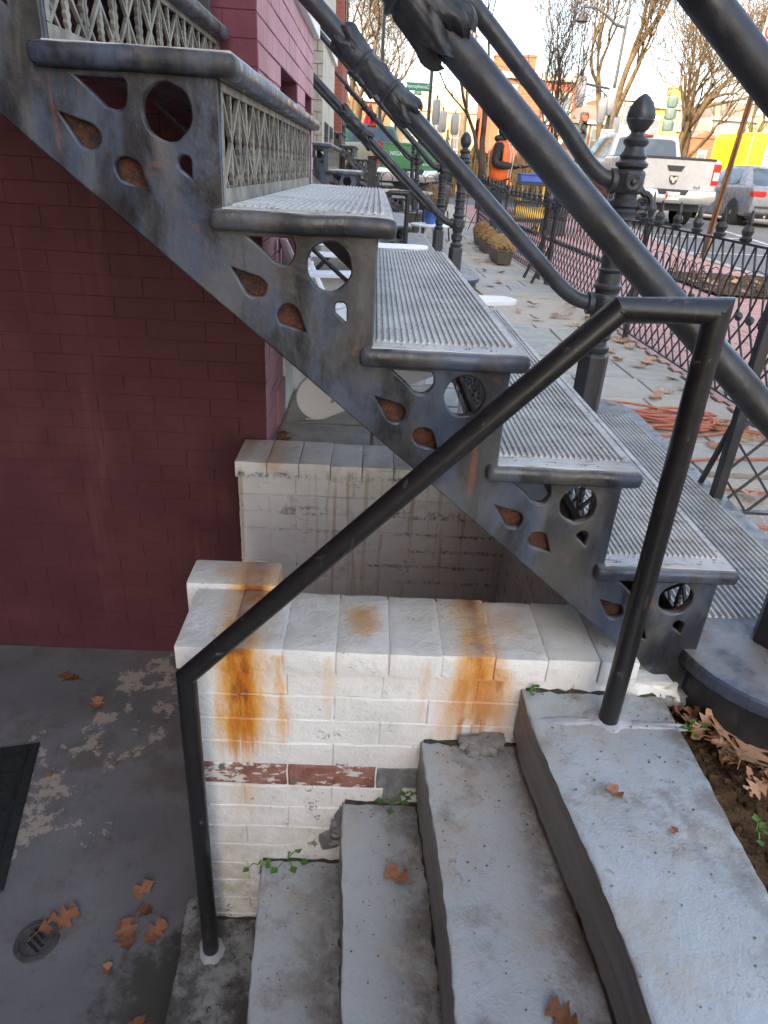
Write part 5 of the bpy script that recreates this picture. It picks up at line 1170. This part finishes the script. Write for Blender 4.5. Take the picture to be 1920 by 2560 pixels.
house('tall orange brick house with big chimney behind the bare street trees',8.6,14.9,60,7.6,'orange_brick',[(1.2,2.6,.9,1.7),(1.2,5.0,.9,1.6),(3.1,2.6,.9,1.7),(4.6,4.6,.9,1.7),(5.6,4.6,.7,1.7),(5.2,1.4,1.0,1.8)],'flat',((2.2,3.1,1.2),(.0,1.4,1.1)))
house('lower orange brick house with brown mansard roof',15.9,20.6,68,5.4,'orange_brick',[(1.0,3.1,.8,1.7),(2.0,3.1,.8,1.7),(3.2,3.1,.8,1.7),(4.1,3.1,.7,1.7),(2.6,.8,1.2,1.6)],'mansard')
house('brown brick house with tall white windows',20.62,22.9,70,7.6,'brown_brick',[(.7,5.4,.6,1.5),(1.6,5.4,.6,1.5),(1.2,2.3,.8,1.8)])
house('narrow blue-grey house front',20.2,22.0,67,4.9,'bluegrey_wall',[(.9,2.2,.7,1.6)],door=None)
house('narrow cream house with one tall window',22.02,23.3,67,5.0,'cream_wall',[(.6,2.0,.65,2.0)])
house('bright yellow house with long side windows',23.32,27.3,68,7.0,'yellow_wall',[(.8,4.4,.6,1.4),(2.6,2.0,.9,1.9),(3.2,5.2,.6,1.2),(1.6,2.0,.7,1.7)],'flat',((2.0,3.0,1.3),),door=3.4)
house('orange brick gable end beside the yellow house',27.32,29.4,67,4.6,'orange_brick',[(1.1,2.0,.6,1.4)],'gable')
house('long white painted house behind the yellow van',29.42,33.4,69,6.4,'white_wall',[(.9,3.4,.7,1.6),(2.2,3.4,.7,1.6),(3.4,3.4,.6,1.5)],'mansard')
house('tan house past the long white house',33.42,40,68,6.6,'tan_wall',[(1.0,3.4,.8,1.8),(2.6,3.4,.8,1.8),(4.4,3.4,.8,1.8)])
house('pale cream house half hidden by the thickets',1.5,8.2,66,5.2,'cream_wall',[(1.2,2.6,.9,1.6),(3.2,2.6,.9,1.6),(5.2,2.6,.9,1.6)],'gable')
house('brown brick house far behind the green pickup',-8,1.0,64,5.8,'brown_brick',[(3.0,2.6,.9,1.6),(5.2,2.6,.9,1.6),(7.4,2.6,.9,1.6)])
# ================================================================== SIGNS, SIGNALS, POLES
M['pole_dk']=simple('dark_pole_paint',(.035,.037,.04),.5,.2,6); M['wood_pole']=f_bark('weathered_pole_wood',(.22,.17,.11),(.33,.26,.17)); M['sign_green']=simple('sign_green',(.015,.20,.13),.4,.05,20); M['sign_white']=simple('sign_white',(.70,.70,.68),.45,.05,20); M['sign_red']=simple('sign_red',(.55,.04,.03),.45,.05,20)
n=NT('grey_cover_cloth'); p=n.pos(); n.bump(n.noise(n.map(p,(14,14,5)),1,5),.8,.03); M['cover']=n.fin(n.mix(n.noise(p,5,4),(.20,.21,.22),(.33,.335,.34)),.8)
n=NT('lit_red_signal'); n.b.inputs['Emission Color'].default_value=(1,.03,.01,1); n.b.inputs['Emission Strength'].default_value=1.2; M['red_on']=n.fin((.8,.05,.02),.3)
def pole(label,x,y,z0,z1,r,mat='pole_dk',lean=0,cat='pole',name='pole'):
    t=thing(name,label,cat,(x,y,z0)); part('shaft',MB().tube([(0,0,-.1),(lean*.5,0,(z1-z0)/2),(lean,0,z1-z0)],[r,r*.9,r*.75],12),mat,t,40); part('foot',MB().lathe([(r*2.2,0),(r*2.2,.12),(r*1.2,.35)],(0,0,0),12),mat,t,40); return t
def covered(label,x,y,z,h=.62,w=.2,rz=0):
    mb=MB(); v=[]
    for i,(zz,s) in enumerate(((0,.6),(.06,.95),(.3,1.05),(h-.08,1),(h,.8))):
        for k in range(14):
            a=2*math.pi*k/14; sq=1/max(abs(math.cos(a)),abs(math.sin(a)))**.55; q=w*s*sq*.8*(1+.10*nz(math.cos(a)*2,math.sin(a)*2,zz*4+x)); v.append((q*math.cos(a),q*math.sin(a)*.8,zz+.02*nz(a,zz*5,x)))
    mb.add(v,[(i*14+k,i*14+(k+1)%14,(i+1)*14+(k+1)%14,(i+1)*14+k) for i in range(4) for k in range(14)]+[tuple(range(13,-1,-1)),tuple(56+k for k in range(14))])
    t=thing('covered_signal',label,'traffic light',(x,y,z),rz); part('cloth_cover',mb,'cover',t,50); part('hanger',MB().tube([(0,0,h-.02),(0,0,h+.12)],.025,8),'pole_dk',t)
    return t
p1=pole('dark pole carrying the green street name sign',1.52,24,.28,6.6,.06)
p1b=part('arm_bracket',MB().bar((-.75,0,2.90),(0,0,2.90),.02),'pole_dk',p1)
sg=thing('street_sign','green street name sign on the dark pole','sign',(1.14,23.92,3.18),R(-2))
part('sign_board',MB().box(-.36,.36,-.01,.01,0,.19),'sign_green',sg,0,.004,1); part('block_board',MB().box(-.11,.11,-.01,.01,-.125,-.004),'sign_green',sg,0,.004,1)
link('lettering',text_mesh('lettering','Pennsylvania',.125,'letter_white',.002),sg,(-.045,-.0125,.09)); link('lettering',text_mesh('lettering','AV',.055,'letter_white',.002),sg,(.30,-.0125,.13)); link('lettering',text_mesh('lettering','SE',.055,'letter_white',.002),sg,(.30,-.0125,.055)); link('lettering',text_mesh('lettering','500',.10,'letter_white',.002),sg,(0,-.0125,-.065))
covered('torn grey cover drooping from the street name pole',1.74,23.95,2.30,.66,.15)
pole('plain black pole in front of the crooked-limbed tree',.02,22.5,.28,6.4,.055)
wp=pole('weathered wooden utility pole with a small lamp',3.3,30,.3,7.2,.14,'wood_pole',-.12); part('lamp',MB().box(.1,.42,-.1,.1,5.2,5.42).bar((0,0,5.35),(.2,0,5.35),.04),'cover',wp)
covered('grey covered signal on the short dark post, nearer the street name sign',2.12,26,2.20,.62,.17); covered('grey covered signal on the short dark post, nearer the wooden pole',2.56,26.2,2.16,.62,.17)
pole('short dark signal post under the two covered signals',2.36,26.3,.28,2.3,.05)
lp=pole('street lamp post with curved arm over the road',7.03,24,.28,5.35,.055,'pole_dk',.05,'street lamp','street_lamp')
part('lamp_arm',MB().tube([(.05,0,4.8),(-.25,0,4.85),(-.55,0,5.05),(-.9,0,5.22),(-1.25,0,5.22)],[.045,.04,.035,.03,.028],10),'pole_dk',lp,40)
part('lamp_head',MB().lathe([(.02,.0),(.05,-.10),(.07,-.2),(.16,-.34),(.17,-.37),(.10,-.40)],(-1.27,0,5.24),14),'pole_dk',lp,40); part('finial',MB().lathe([(.05,5.1),(.06,5.2),(.03,5.35),(.045,5.42),(.0,5.6)],(.05,0,0),10),'pole_dk',lp,40)
part('signal_arm',MB().tube([(.03,0,3.25),(-.9,0,3.36)],.035,8).tube([(.03,0,2.95),(-.45,0,3.28)],.02,8),'pole_dk',lp,40)
covered('grey covered signal hung from the lamp post arm',6.06,24,3.02,.8,.17,R(10)); covered('upper grey covered signal on the lamp post',7.0,23.9,2.85,.70,.16,R(20)); covered('lower grey covered signal on the lamp post',6.76,23.85,2.62,.66,.16,R(-15)); covered('small grey cover below the lamp post signals',7.3,24,2.32,.5,.15)
sn=thing('traffic_sign','white no turn on red sign on the lamp post','sign',(7.06,23.9,2.0)); part('sign_board',MB().box(-.2,.2,-.01,.01,0,.48),'sign_white',sn,0,.004,1)
for k,(w_,s) in enumerate((('NO',.17),('TURN',.12),('ON RED',.09))): link('lettering',text_mesh('lettering',w_,s,'ink',.002),sn,(0,-.0125,.38-k*.15))
ts=pole('traffic light showing red before the orange brick houses',8.0,30.5,.3,3.0,.05,'pole_dk',0,'traffic light','traffic_light')
part('signal_body',MB().box(-.14,.14,-.12,.12,2.1,3.1),'pole_dk',ts,0,.02,2)
for k,m_ in enumerate(('red_on','ink','ink')):
    part('lens',MB().lathe([(.12,0),(.11,.02),(.0,.035)],(0,-.12,2.92-k*.31),16,0,(0,-1,0),False),m_,ts,40); part('visor',MB().lathe([(.135,0),(.135,.14)],(0,-.12,2.92-k*.31),14,0,(0,-1,0),False),'pole_dk',ts)
tg_=pole('grey-green signal seen from behind in front of the broad tree',9.15,24.2,.28,3.1,.05,'cover',.06,'traffic light','traffic_light'); M['sig_green']=simple('grey_green_signal',(.10,.15,.14),.5,.1,6)
for k in range(3): part('signal_section',MB().lathe([(.14,2.55+k*.32),(.17,2.60+k*.32),(.17,2.80+k*.32),(.13,2.85+k*.32)],(-.16,0,-.28),10),'sig_green',tg_,30)
nt=thing('parking_sign','small red and white parking notice with green plate before the yellow van','sign',(12.0,23.4,1.45)); part('sign_board',MB().box(-.15,.15,-.01,.01,.30,.85),'sign_white',nt,0,.004,1); part('green_plate',MB().box(-.15,.15,-.01,.01,0,.28),'sign_green',nt,0,.004,1); part('post',MB().box(-.03,.03,.011,.05,-1.3,.9),'pole_dk',nt)
for k in range(5): part('red_line',MB().box(-.11,.11,-.014,-.011,.36+k*.09,.395+k*.09),'sign_red',nt)
M['rust_post']=f_bark('rusty_sign_post',(.10,.055,.035),(.20,.11,.06))
np_=thing('no_parking_sign','no parking sign on a rusty leaning post at the kerb','sign',(5.29,11.5,gz(11.5)))
part('post',MB().bar((0,0,-.1),(.20,0,3.35),.03,.07).bar((-.025,.02,-.1),(.175,.02,3.35),.05,.012),'rust_post',np_)
b_=part('sign_board',MB().box(-.15,.15,-.006,.006,-.38,.38),'sign_white',np_,0,.004,1,loc=(.165,-.055,2.86),rot=(0,R(3.4),R(-38)))
ring=MB(); ring.v=[]; 
for k in range(24):
    a=2*math.pi*k/24; ring.v+=[(.115*math.cos(a),-.009,.16+.115*math.sin(a)),(.092*math.cos(a),-.009,.16+.092*math.sin(a))]
ring.f=[(2*k,2*((k+1)%24),2*((k+1)%24)+1,2*k+1) for k in range(24)]
part('red_ring',ring,'sign_red',b_); part('slash',MB().bar((-.07,-.0095,.23),(.07,-.0095,.09),.003,.02),'sign_red',b_); link('letter',text_mesh('letter','P',.18,'ink',.001),b_,(0,-.0082,.16)); part('arrow',MB().prism([(-.10,-.12),(-.04,-.08),(-.04,-.105),(.10,-.105),(.10,-.135),(-.04,-.135),(-.04,-.16)],'y',-.0095,-.0085),'sign_red',b_); part('red_text_line',MB().box(-.10,.10,-.0095,-.0085,-.26,-.24).box(-.10,.10,-.0095,-.0085,-.31,-.29),'sign_red',b_)
M['umb_red']=simple('red_canvas',(.42,.02,.04),.75,.15,12)
um=thing('parasol','closed red parasol standing behind the green pickup','parasol',(-.27,24,.28)); v=[]; 
mb=MB()
for i,(zz,r_) in enumerate(((1.45,.22),(1.75,.20),(2.15,.12),(2.45,.03))):
    for k in range(16): a=2*math.pi*k/16; q=r_*(1+.25*math.cos(8*a)); v.append((q*math.cos(a),q*math.sin(a),zz))
mb.add(v,[(i*16+k,i*16+(k+1)%16,(i+1)*16+(k+1)%16,(i+1)*16+k) for i in range(3) for k in range(16)]); part('canopy',mb,'umb_red',um,50); part('pole',MB().tube([(0,0,0),(0,0,2.5)],.022,8),'wood_pole',um)
# ================================================================== ROAD MARKS, TREE BOX
M['road_paint']=simple('worn_road_paint',(.50,.49,.46),.8,.25,9)
def road_mark(label,pts,w,grp=None):
    mb=MB(); A=Vector((*pts[0],0)); B=Vector((*pts[1],0)); d=(B-A).normalized(); s=Vector((-d.y,d.x,0))*w/2; n=8; v=[]
    for i in range(n+1):
        p=A+(B-A)*i/n
        for q in (p-s,p+s): v.append((q.x,q.y,road_zi(q.x,q.y)+.006))
    mb.add(v,[(2*i,2*i+1,2*i+3,2*i+2) for i in range(n)]); o=tag(part('road_marking',mb,'road_paint',None),label,'road marking'); return o
RX=[5.40,7,9,12,16,30,70,160,420]; RY=[-20,-6,2.5]+[y for y in ysf if y>2.5]
def road_zi(x,y):
    i=max(k for k in range(len(RX)-1) if RX[k]<=x+1e-9); j=max(k for k in range(len(RY)-1) if RY[k]<=y); u=(x-RX[i])/(RX[i+1]-RX[i]); v=(y-RY[j])/(RY[j+1]-RY[j]); z=lambda a,b:road_z(RX[a],RY[b])
    return max(z(i,j)*(1-u)*(1-v)+z(i+1,j)*u*(1-v)+z(i,j+1)*(1-u)*v+z(i+1,j+1)*u*v, z(i,j)*(1-v)+z(i,j+1)*v if u<.02 else -9)+.004
road_mark('white parking bay line along the road past the pickup',((7.9,8),(7.9,30)),.1); road_mark('short white bay line behind the pickup bumper',((5.6,15.2),(7.84,15.2)),.1); road_mark('second white bay line nearer the parking sign',((5.6,13.0),(7.84,13.0)),.1)
tbx=thing('tree_box_edging','looped wire edging round the street tree box','edging',(3.7,7.5,0))
for k in range(10): x=.0; y=k*.2; part('hoop',MB().tube([(x,y,0)]+[(x,y+.16-.16*math.cos(a),.12+.16*math.sin(a)) for a in [R(q) for q in range(0,181,20)]]+[(x,y+.32,0)],.005,5,caps=False),'iron_dark',tbx)
for k in range(7): y=0; x=k*.2; part('hoop',MB().tube([(x,y,0)]+[(x+.16-.16*math.cos(a),y,.12+.16*math.sin(a)) for a in [R(q) for q in range(0,181,20)]]+[(x+.32,y,0)],.005,5,caps=False),'iron_dark',tbx)
sheet('tree_box_soil',frange(3.72,5.2,14),frange(7.52,9.5,18),lambda x,y:.02+.02*nz(x,y,0,4),'soil')
# ================================================================== LEAVES AND LITTER
def leaf_mesh(seed,mat,L=.1,lobes=4,curl=.5,wid=.42):
    rr=random.Random(seed); n=lobes*6; mb=MB(); v=[]
    for i in range(n+1):
        t=i/n; env=math.sin(math.pi*min(1,t*.96+.02))**.6; lob=.55+.45*math.cos(2*math.pi*lobes*t+math.pi); 
        wl=wid*L*env*(.28+.72*lob)*rr.uniform(.85,1.1); wr=wid*L*env*(.28+.72*lob)*rr.uniform(.85,1.1); y=(t-.5)*L
        z=curl*L*.35*((t-.5)*2)**2+.004*nz(seed,t*3,0)
        sk=.10*L*lob
        v+=[(-wl,y+sk,z+curl*wl*.45+.003*nz(seed,t*9,2)),(0,y,z),(wr,y+sk,z+curl*wr*.35+.003*nz(seed,t*9,5))]
    f=[]
    for i in range(n): f+=[(3*i,3*i+1,3*i+4,3*i+3),(3*i+1,3*i+2,3*i+5,3*i+4)]
    mb.add(v,f); mb.tube([(0,-.5*L,curl*L*.35),(.004,-.62*L,curl*L*.30),(.01,-.78*L,.2*curl*L)],[.0012,.001,.0008],4)
    return mb.mesh('oak_leaf',mat,60,fixn=False)
LM=[leaf_mesh(1,'leaf',.115,4,.25),leaf_mesh(2,'leaf',.10,3,.35,.5),leaf_mesh(3,'leaf_tan',.12,4,.4),leaf_mesh(4,'leaf_tan',.11,3,.55),leaf_mesh(5,'leaf_dk',.09,3,.3,.5),leaf_mesh(6,'leaf',.07,2,.4,.5)]
def leaf(k,x,y,z,rz,label,grp=None,s=1,tilt=.08):
    o=link('oak_leaf',LM[k],None,(x,y,z+.004),(rnd.uniform(-tilt,tilt),rnd.uniform(-tilt,tilt),rz),(s,s,s)); return tag(o,label,'leaf',grp)
for k,x,y,rz,s,lab in ((4,-1.234,2.324,1.2,1.1,'dark oak leaf on the areaway floor close to the maroon wall'),(1,-1.061,2.169,.3,.9,'small pointed leaf on the grey floor beyond the mat corner'),(5,-.626,1.37,2.2,1.1,'curled oak leaf on the grey floor between drain and handrail foot'),(0,-.845,1.262,-.9,1.15,'large oak leaf lying over the floor drain'),(0,-.632,1.225,.4,1.05,'long lobed oak leaf with stalk on the floor between drain and bottom step'),(1,-.552,1.235,-.6,.9,'broken triangular leaf half on the mossy patch'),(5,-.655,1.131,.2,.6,'tiny leaf scrap on the floor near the mossy patch'),(4,-.60,1.30,1.1,.7,'crumpled dark leaf touching the long lobed leaf'),(4,-.52,.98,.5,.9,'dark leaf on the mossy floor beside the bottom stone step'),(5,-1.10,1.80,1.7,.6,'small folded leaf beside the doormat edge')):
    leaf(k,x,y,FLOOR,rz,lab,None,s*.85,.16)
leaf(5,.118,.985,-.383,1.0,'oval orange leaf on the third stone step',None,.85); leaf(5,.505,.90,-.002,.4,'small curled leaf in the middle of the top stone step',None,.5,.3); leaf(5,.585,.82,-.002,2.0,'leaf crumb on the top stone step nearer its worn edge',None,.28,.3); leaf(4,.36,.60,-.17,.8,'brown leaf at the foot of the top step riser',None,.6,.3)
leaf(2,.835,1.03,-.03,-.9,'big tan oak leaf on the soil by the round base step',None,.9,.25); leaf(3,.80,1.09,-.02,1.9,'folded tan leaf leaning on the round base step',None,.75,.5)
rl=random.Random(12)
for i in range(34):
    a=rl.random(); leaf(rl.choice((3,4,5,2,5)),.715+.12*a+rl.uniform(-.015,.03),1.22-.26*a+rl.uniform(-.03,.03),-.045+rl.uniform(0,.03),rl.uniform(0,6),'dry leaf in the drift between stone step and base step','leaves drifted by the base step',rl.uniform(.3,.55),.7)
for i in range(46):
    x,y=rl.uniform(1.0,1.86),rl.uniform(2.2,6.5)
    if rl.random()<.55: x=1.86-rl.random()**2*.3
    leaf(rl.choice((2,3,3,0)),x,y,.004,rl.uniform(0,6),'dry tan leaf on the pavement between stair and fence','leaves on the flagged pavement',rl.uniform(.7,1.15),.25)
for i in range(14): leaf(rl.choice((2,3,0)),rl.uniform(.9,1.6),rl.uniform(6.8,12),.006+gz(9)*.2,rl.uniform(0,6),'dry leaf on the pavement before the dried flower boxes','leaves before the flower boxes',1.0,.25)
for i in range(30): 
    x,y=rl.uniform(3.75,5.1),rl.uniform(7.6,9.4); leaf(rl.choice((0,2,3)),x,y,.035,rl.uniform(0,6),'brown leaf lying inside the looped wire tree box','leaves in the tree box',1.3,.4)
for x,y in ((-.33,2.63),(-.34,2.70)): leaf(4,x,y,.004,1.0+y,'dry leaf in the corner of rose bay and white wall','leaves by the bay foot',.8,.6)
leaf(3,.14,2.50,.052,1.5,'curled pale leaf on the far white coping',None,.6,.5)
# grit and crumbs on the treads of the stone steps
M['grit']=simple('grit',(.17,.125,.085),.95,.5,60); mb=MB()
for i in range(420):
    k=rl.randrange(4); x0,x1,z=((.42,.69,-.002),(.19,.40,-.170),(.02,.165,-.383),(-.19,-.02,-.608))[k]; x=x1-(x1-x0)*rl.random()**(1.0 if k==0 else 1.7); y=rl.uniform(.2,1.17) if rl.random()<.5 else 1.17-rl.random()**2*.35; s=rl.uniform(.0008,.0025)
    mb.ell((x,y,z+s*.4),(s*rl.uniform(.7,1.6),s,s*.6),5,3)
o=tag(part('grit',mb,'grit',None),'brown grit and crumbs scattered on the stone steps','grit'); o['kind']='stuff'
# soil crumbs
mb=MB()
for i in range(1200):
    x,y=rl.uniform(.70,1.1),rl.uniform(.2,1.2); s=rl.uniform(.002,.009); mb.ell((x,y,soilz(x,y)+s*.2),(s*rl.uniform(.7,1.5),s,s*.8),5,3)
o=tag(part('soil_clods',mb,'soil',None),'loose soil clods beside the top stone step','soil'); o['kind']='stuff'
# ---- weeds
def weed(label,x,y,z,n,s,seed):
    rr=random.Random(seed); t=thing('weed',label,'weed',(x,y,z)); mb=MB(); sm=MB()
    for k in range(n):
        a=rr.uniform(0,6.3); q=s*rr.uniform(.5,1.1); e=Vector((math.cos(a)*q,math.sin(a)*q*.8-.3*s,rr.uniform(.2,.9)*s)); sm.tube([(0,0,0),e*.5+Vector((0,0,.01)),e],.0014,4)
        d=Vector((e.x,e.y,.2*s)).normalized(); w=d.cross(Vector((0,0,1))).normalized()*s*.36; L=s*.85
        mb.add([e,e+d*L*.4+w,e+d*L-Vector((0,0,.1*L)),e+d*L*.4-w,e+d*L*.45-Vector((0,0,.08*L))],[(0,1,4),(1,2,4),(2,3,4),(3,0,4)])
    part('leaves',mb,'green',t); part('stems',sm,'green',t)
weed('leafy weed sprouting from the wall crack at the fourth step',-.15,1.172,-.600,6,.032,3); weed('drooping weed stuck in the gap under the fourth step edge',-.23,1.175,-.62,3,.026,5); weed('spiky weed at the back of the third step',.11,1.172,-.372,6,.03,8); weed('tiny weed in the dark corner of the second step riser',.16,1.175,-.34,4,.025,9); weed('small green weed beside the drifted leaves',.735,1.10,-.03,6,.022,11); weed('moss tuft at the top step corner',.40,1.178,.0,5,.014,14); weed('little green weed in the soil farther from the base step',.77,.86,-.05,6,.022,15)
# ---- door mat
M['mat']=simple('black_rubber_mat',(.022,.024,.024),.7,.25,30,0,.4); M['mat_in']=simple('green_black_mat_fibre',(.018,.022,.021),.95,.3,60,0,.6)
mt=thing('door_mat','black rubber door mat with honeycomb ridges on the areaway floor','mat',(-1.2,1.95,FLOOR+.003),R(14))
part('mat_base',MB().box(-.5,0,-.62,0,0,.008),'mat',mt,0,.003,1); part('mat_field',MB().box(-.46,-.04,-.58,-.04,.008,.0095),'mat_in',mt)
hx=MB()
for i in range(7):
    for j in range(7):
        cx=-.44+i*.072; cy=-.56+j*.083+(.0415 if i%2 else 0)
        if cx>-.05 or cy>-.05: continue
        pts=[(cx+.045*math.cos(R(60*k)),cy+.045*math.sin(R(60*k)),.0105) for k in range(6)]
        for k in range(6): hx.bar(pts[k],pts[(k+1)%6],.0035,.003)
part('honeycomb_ridges',hx,'mat',mt); part('inner_rib',MB().bar((-.035,-.59,.0105),(-.035,-.03,.0105),.004,.004),'mat',mt)
# ---- floor drain
dr=thing('floor_drain','round mossy floor drain cover with slots under the large leaf','drain',(-.885,1.205,FLOOR+.002)); part('frame',MB().lathe([(.062,0),(.060,.005),(.048,.006),(.046,.002)],(0,0,0),28,cap=False),'underfill',dr,40); part('cover',MB().lathe([(0,.003),(.046,.003)],(0,0,0),24,cap=False),'underfill',dr)
for k in range(3): part('slot',MB().box(-.03+.006*abs(k-1),.03-.006*abs(k-1),-.004,.004,.0032,.0042),'ink',dr,loc=(0,(k-1)*.02,0),rot=(0,0,R(-35)))
# ---- cords
M['cord_or']=simple('orange_cord',(.42,.13,.07),.5,.15,20); M['cord_ye']=simple('yellow_cord',(.60,.36,.06),.5,.1,20)
def smooth(pts,n=8):
    o=[]; P=[Vector(p) for p in pts]; P=[P[0]]+P+[P[-1]]
    for i in range(1,len(P)-2):
        for k in range(n):
            t=k/n; o.append(.5*((2*P[i])+(P[i+1]-P[i-1])*t+(2*P[i-1]-5*P[i]+4*P[i+1]-P[i+2])*t*t+(3*P[i]-P[i-1]-3*P[i+1]+P[i+2])*t**3))
    return o+[P[-2]]
rc=random.Random(3); pts=[]
for k in range(9):
    cx,cy=1.43+rc.uniform(-.12,.12),3.12+rc.uniform(-.10,.10); ra,rb=rc.uniform(.18,.38),rc.uniform(.05,.13); th=rc.uniform(-.35,.25); a0=rc.uniform(0,1)
    for j in range(7):
        a=a0+j*.9; u,v=ra*math.cos(a)*rc.uniform(.85,1.12),rb*math.sin(a)*rc.uniform(.8,1.2); pts.append((cx+u*math.cos(th)-v*math.sin(th),cy+u*math.sin(th)+v*math.cos(th),.009+.004*k*rc.random()+.002*(j%3)))
tag(part('extension_cord',MB().tube(smooth(pts,6),.0065,7),'cord_or',None,60),'tangled orange extension cord heaped on the flagstones','cord')
tag(part('extension_cord',MB().tube(smooth([(1.10,3.05,.008),(1.14,2.80,.008),(1.25,2.62,.008),(1.5,2.66,.008),(1.85,2.70,.008)],8).copy(),.0065,7),'cord_or',None,60),'single brown-orange cord strand curving towards the fence','cord')
tag(part('extension_cord',MB().tube(smooth([(1.02,2.75,.008),(1.10,2.50,.008),(1.16,2.30,.004),(1.32,2.36,.004),(1.6,2.33,.004),(1.9,2.38,.004)],8),.0065,7),'cord_or',None,60),'loose orange cord running under the short fence panel','cord')
tag(part('extension_cord',MB().tube(smooth([(1.15,2.2,.003),(1.25,2.12,.003),(1.45,2.02,.003),(1.7,2.05,.003),(1.95,1.95,.003)],8),.0065,7),'cord_or',None,60),'pale orange cord on the gravel nearest the base step','cord')
tag(part('extension_cord',MB().tube(smooth([(.80,4.35,.01),(.93,4.55,.01),(.99,4.35,.01),(1.02,4.1,.01),(.92,3.7,.01)],8),.006,7),'cord_ye',None,60),'yellow cord loop behind the iron treads','cord')
tag(part('extension_cord',MB().tube(smooth([(.98,7.4,.01),(1.05,6.9,.01),(1.08,6.4,.01),(1.02,6.0,.01),(1.05,5.6,.01)],8),.007,7),'cord_ye',None,60),'yellow cord trailing past the second stoop','cord')

# ---- dirt packed along the joints of the stone steps
mb=MB(); rd=random.Random(5)
def fillet(a,b,r):
    A,B=Vector(a),Vector(b); n=max(4,int((B-A).length/.018))
    mb.tube([A+(B-A)*i/n+Vector((rd.uniform(-1,1),rd.uniform(-1,1),rd.uniform(-.5,.5)))*r*.45 for i in range(n+1)],[r*rd.uniform(.45,1.25) for _ in range(n+1)],6)
for x0,x1,z in ((.39,.70,-.004),(.17,.40,-.172),(-.01,.185,-.385),(-.215,.0,-.61),(-.35,-.2,-.862)): fillet((x0,1.183,z),(x1,1.183,z),.0065)
for x,z in ((.425,-.172),(.185,-.385),(.0,-.61),(-.205,-.862)):
    fillet((x+.005,1.175,z),(x+.03,.55,z),.008); fillet((x-.008,1.175,z-.002),(x+.012,.75,z-.003),.007)
M['packed_dirt']=simple('packed_dirt',(.05,.038,.027),.95,.4,50,0,.8)
o=part('packed_dirt',mb,'packed_dirt',st,50); o['kind']='stuff'
# ---- leaf crumbs caught in the tread ridges
mb=MB()
for i in range(1500):
    k=rd.choice((2,3,3,4,4,5,5)); x=rd.uniform(XR(k-1)+.01,XR(k)+.02); y=1.21+rd.random()**1.4*1.5; z=ZT(k)+.0035; a=rd.uniform(0,3.2); L=rd.uniform(.001,.0042); w=L*rd.uniform(.2,.5)
    if y<1.27: z=ZT(k)+.0022
    mb.add([(x-L*math.cos(a),y-L*math.sin(a),z),(x+w*math.sin(a),y-w*math.cos(a),z+.001),(x+L*math.cos(a),y+L*math.sin(a),z),(x-w*math.sin(a),y+w*math.cos(a),z+.0012)],[(0,1,2,3)])
o=tag(part('leaf_crumbs',mb,'packed_dirt',None),'brown leaf crumbs caught in the ridges of the iron treads','litter'); o['kind']='stuff'
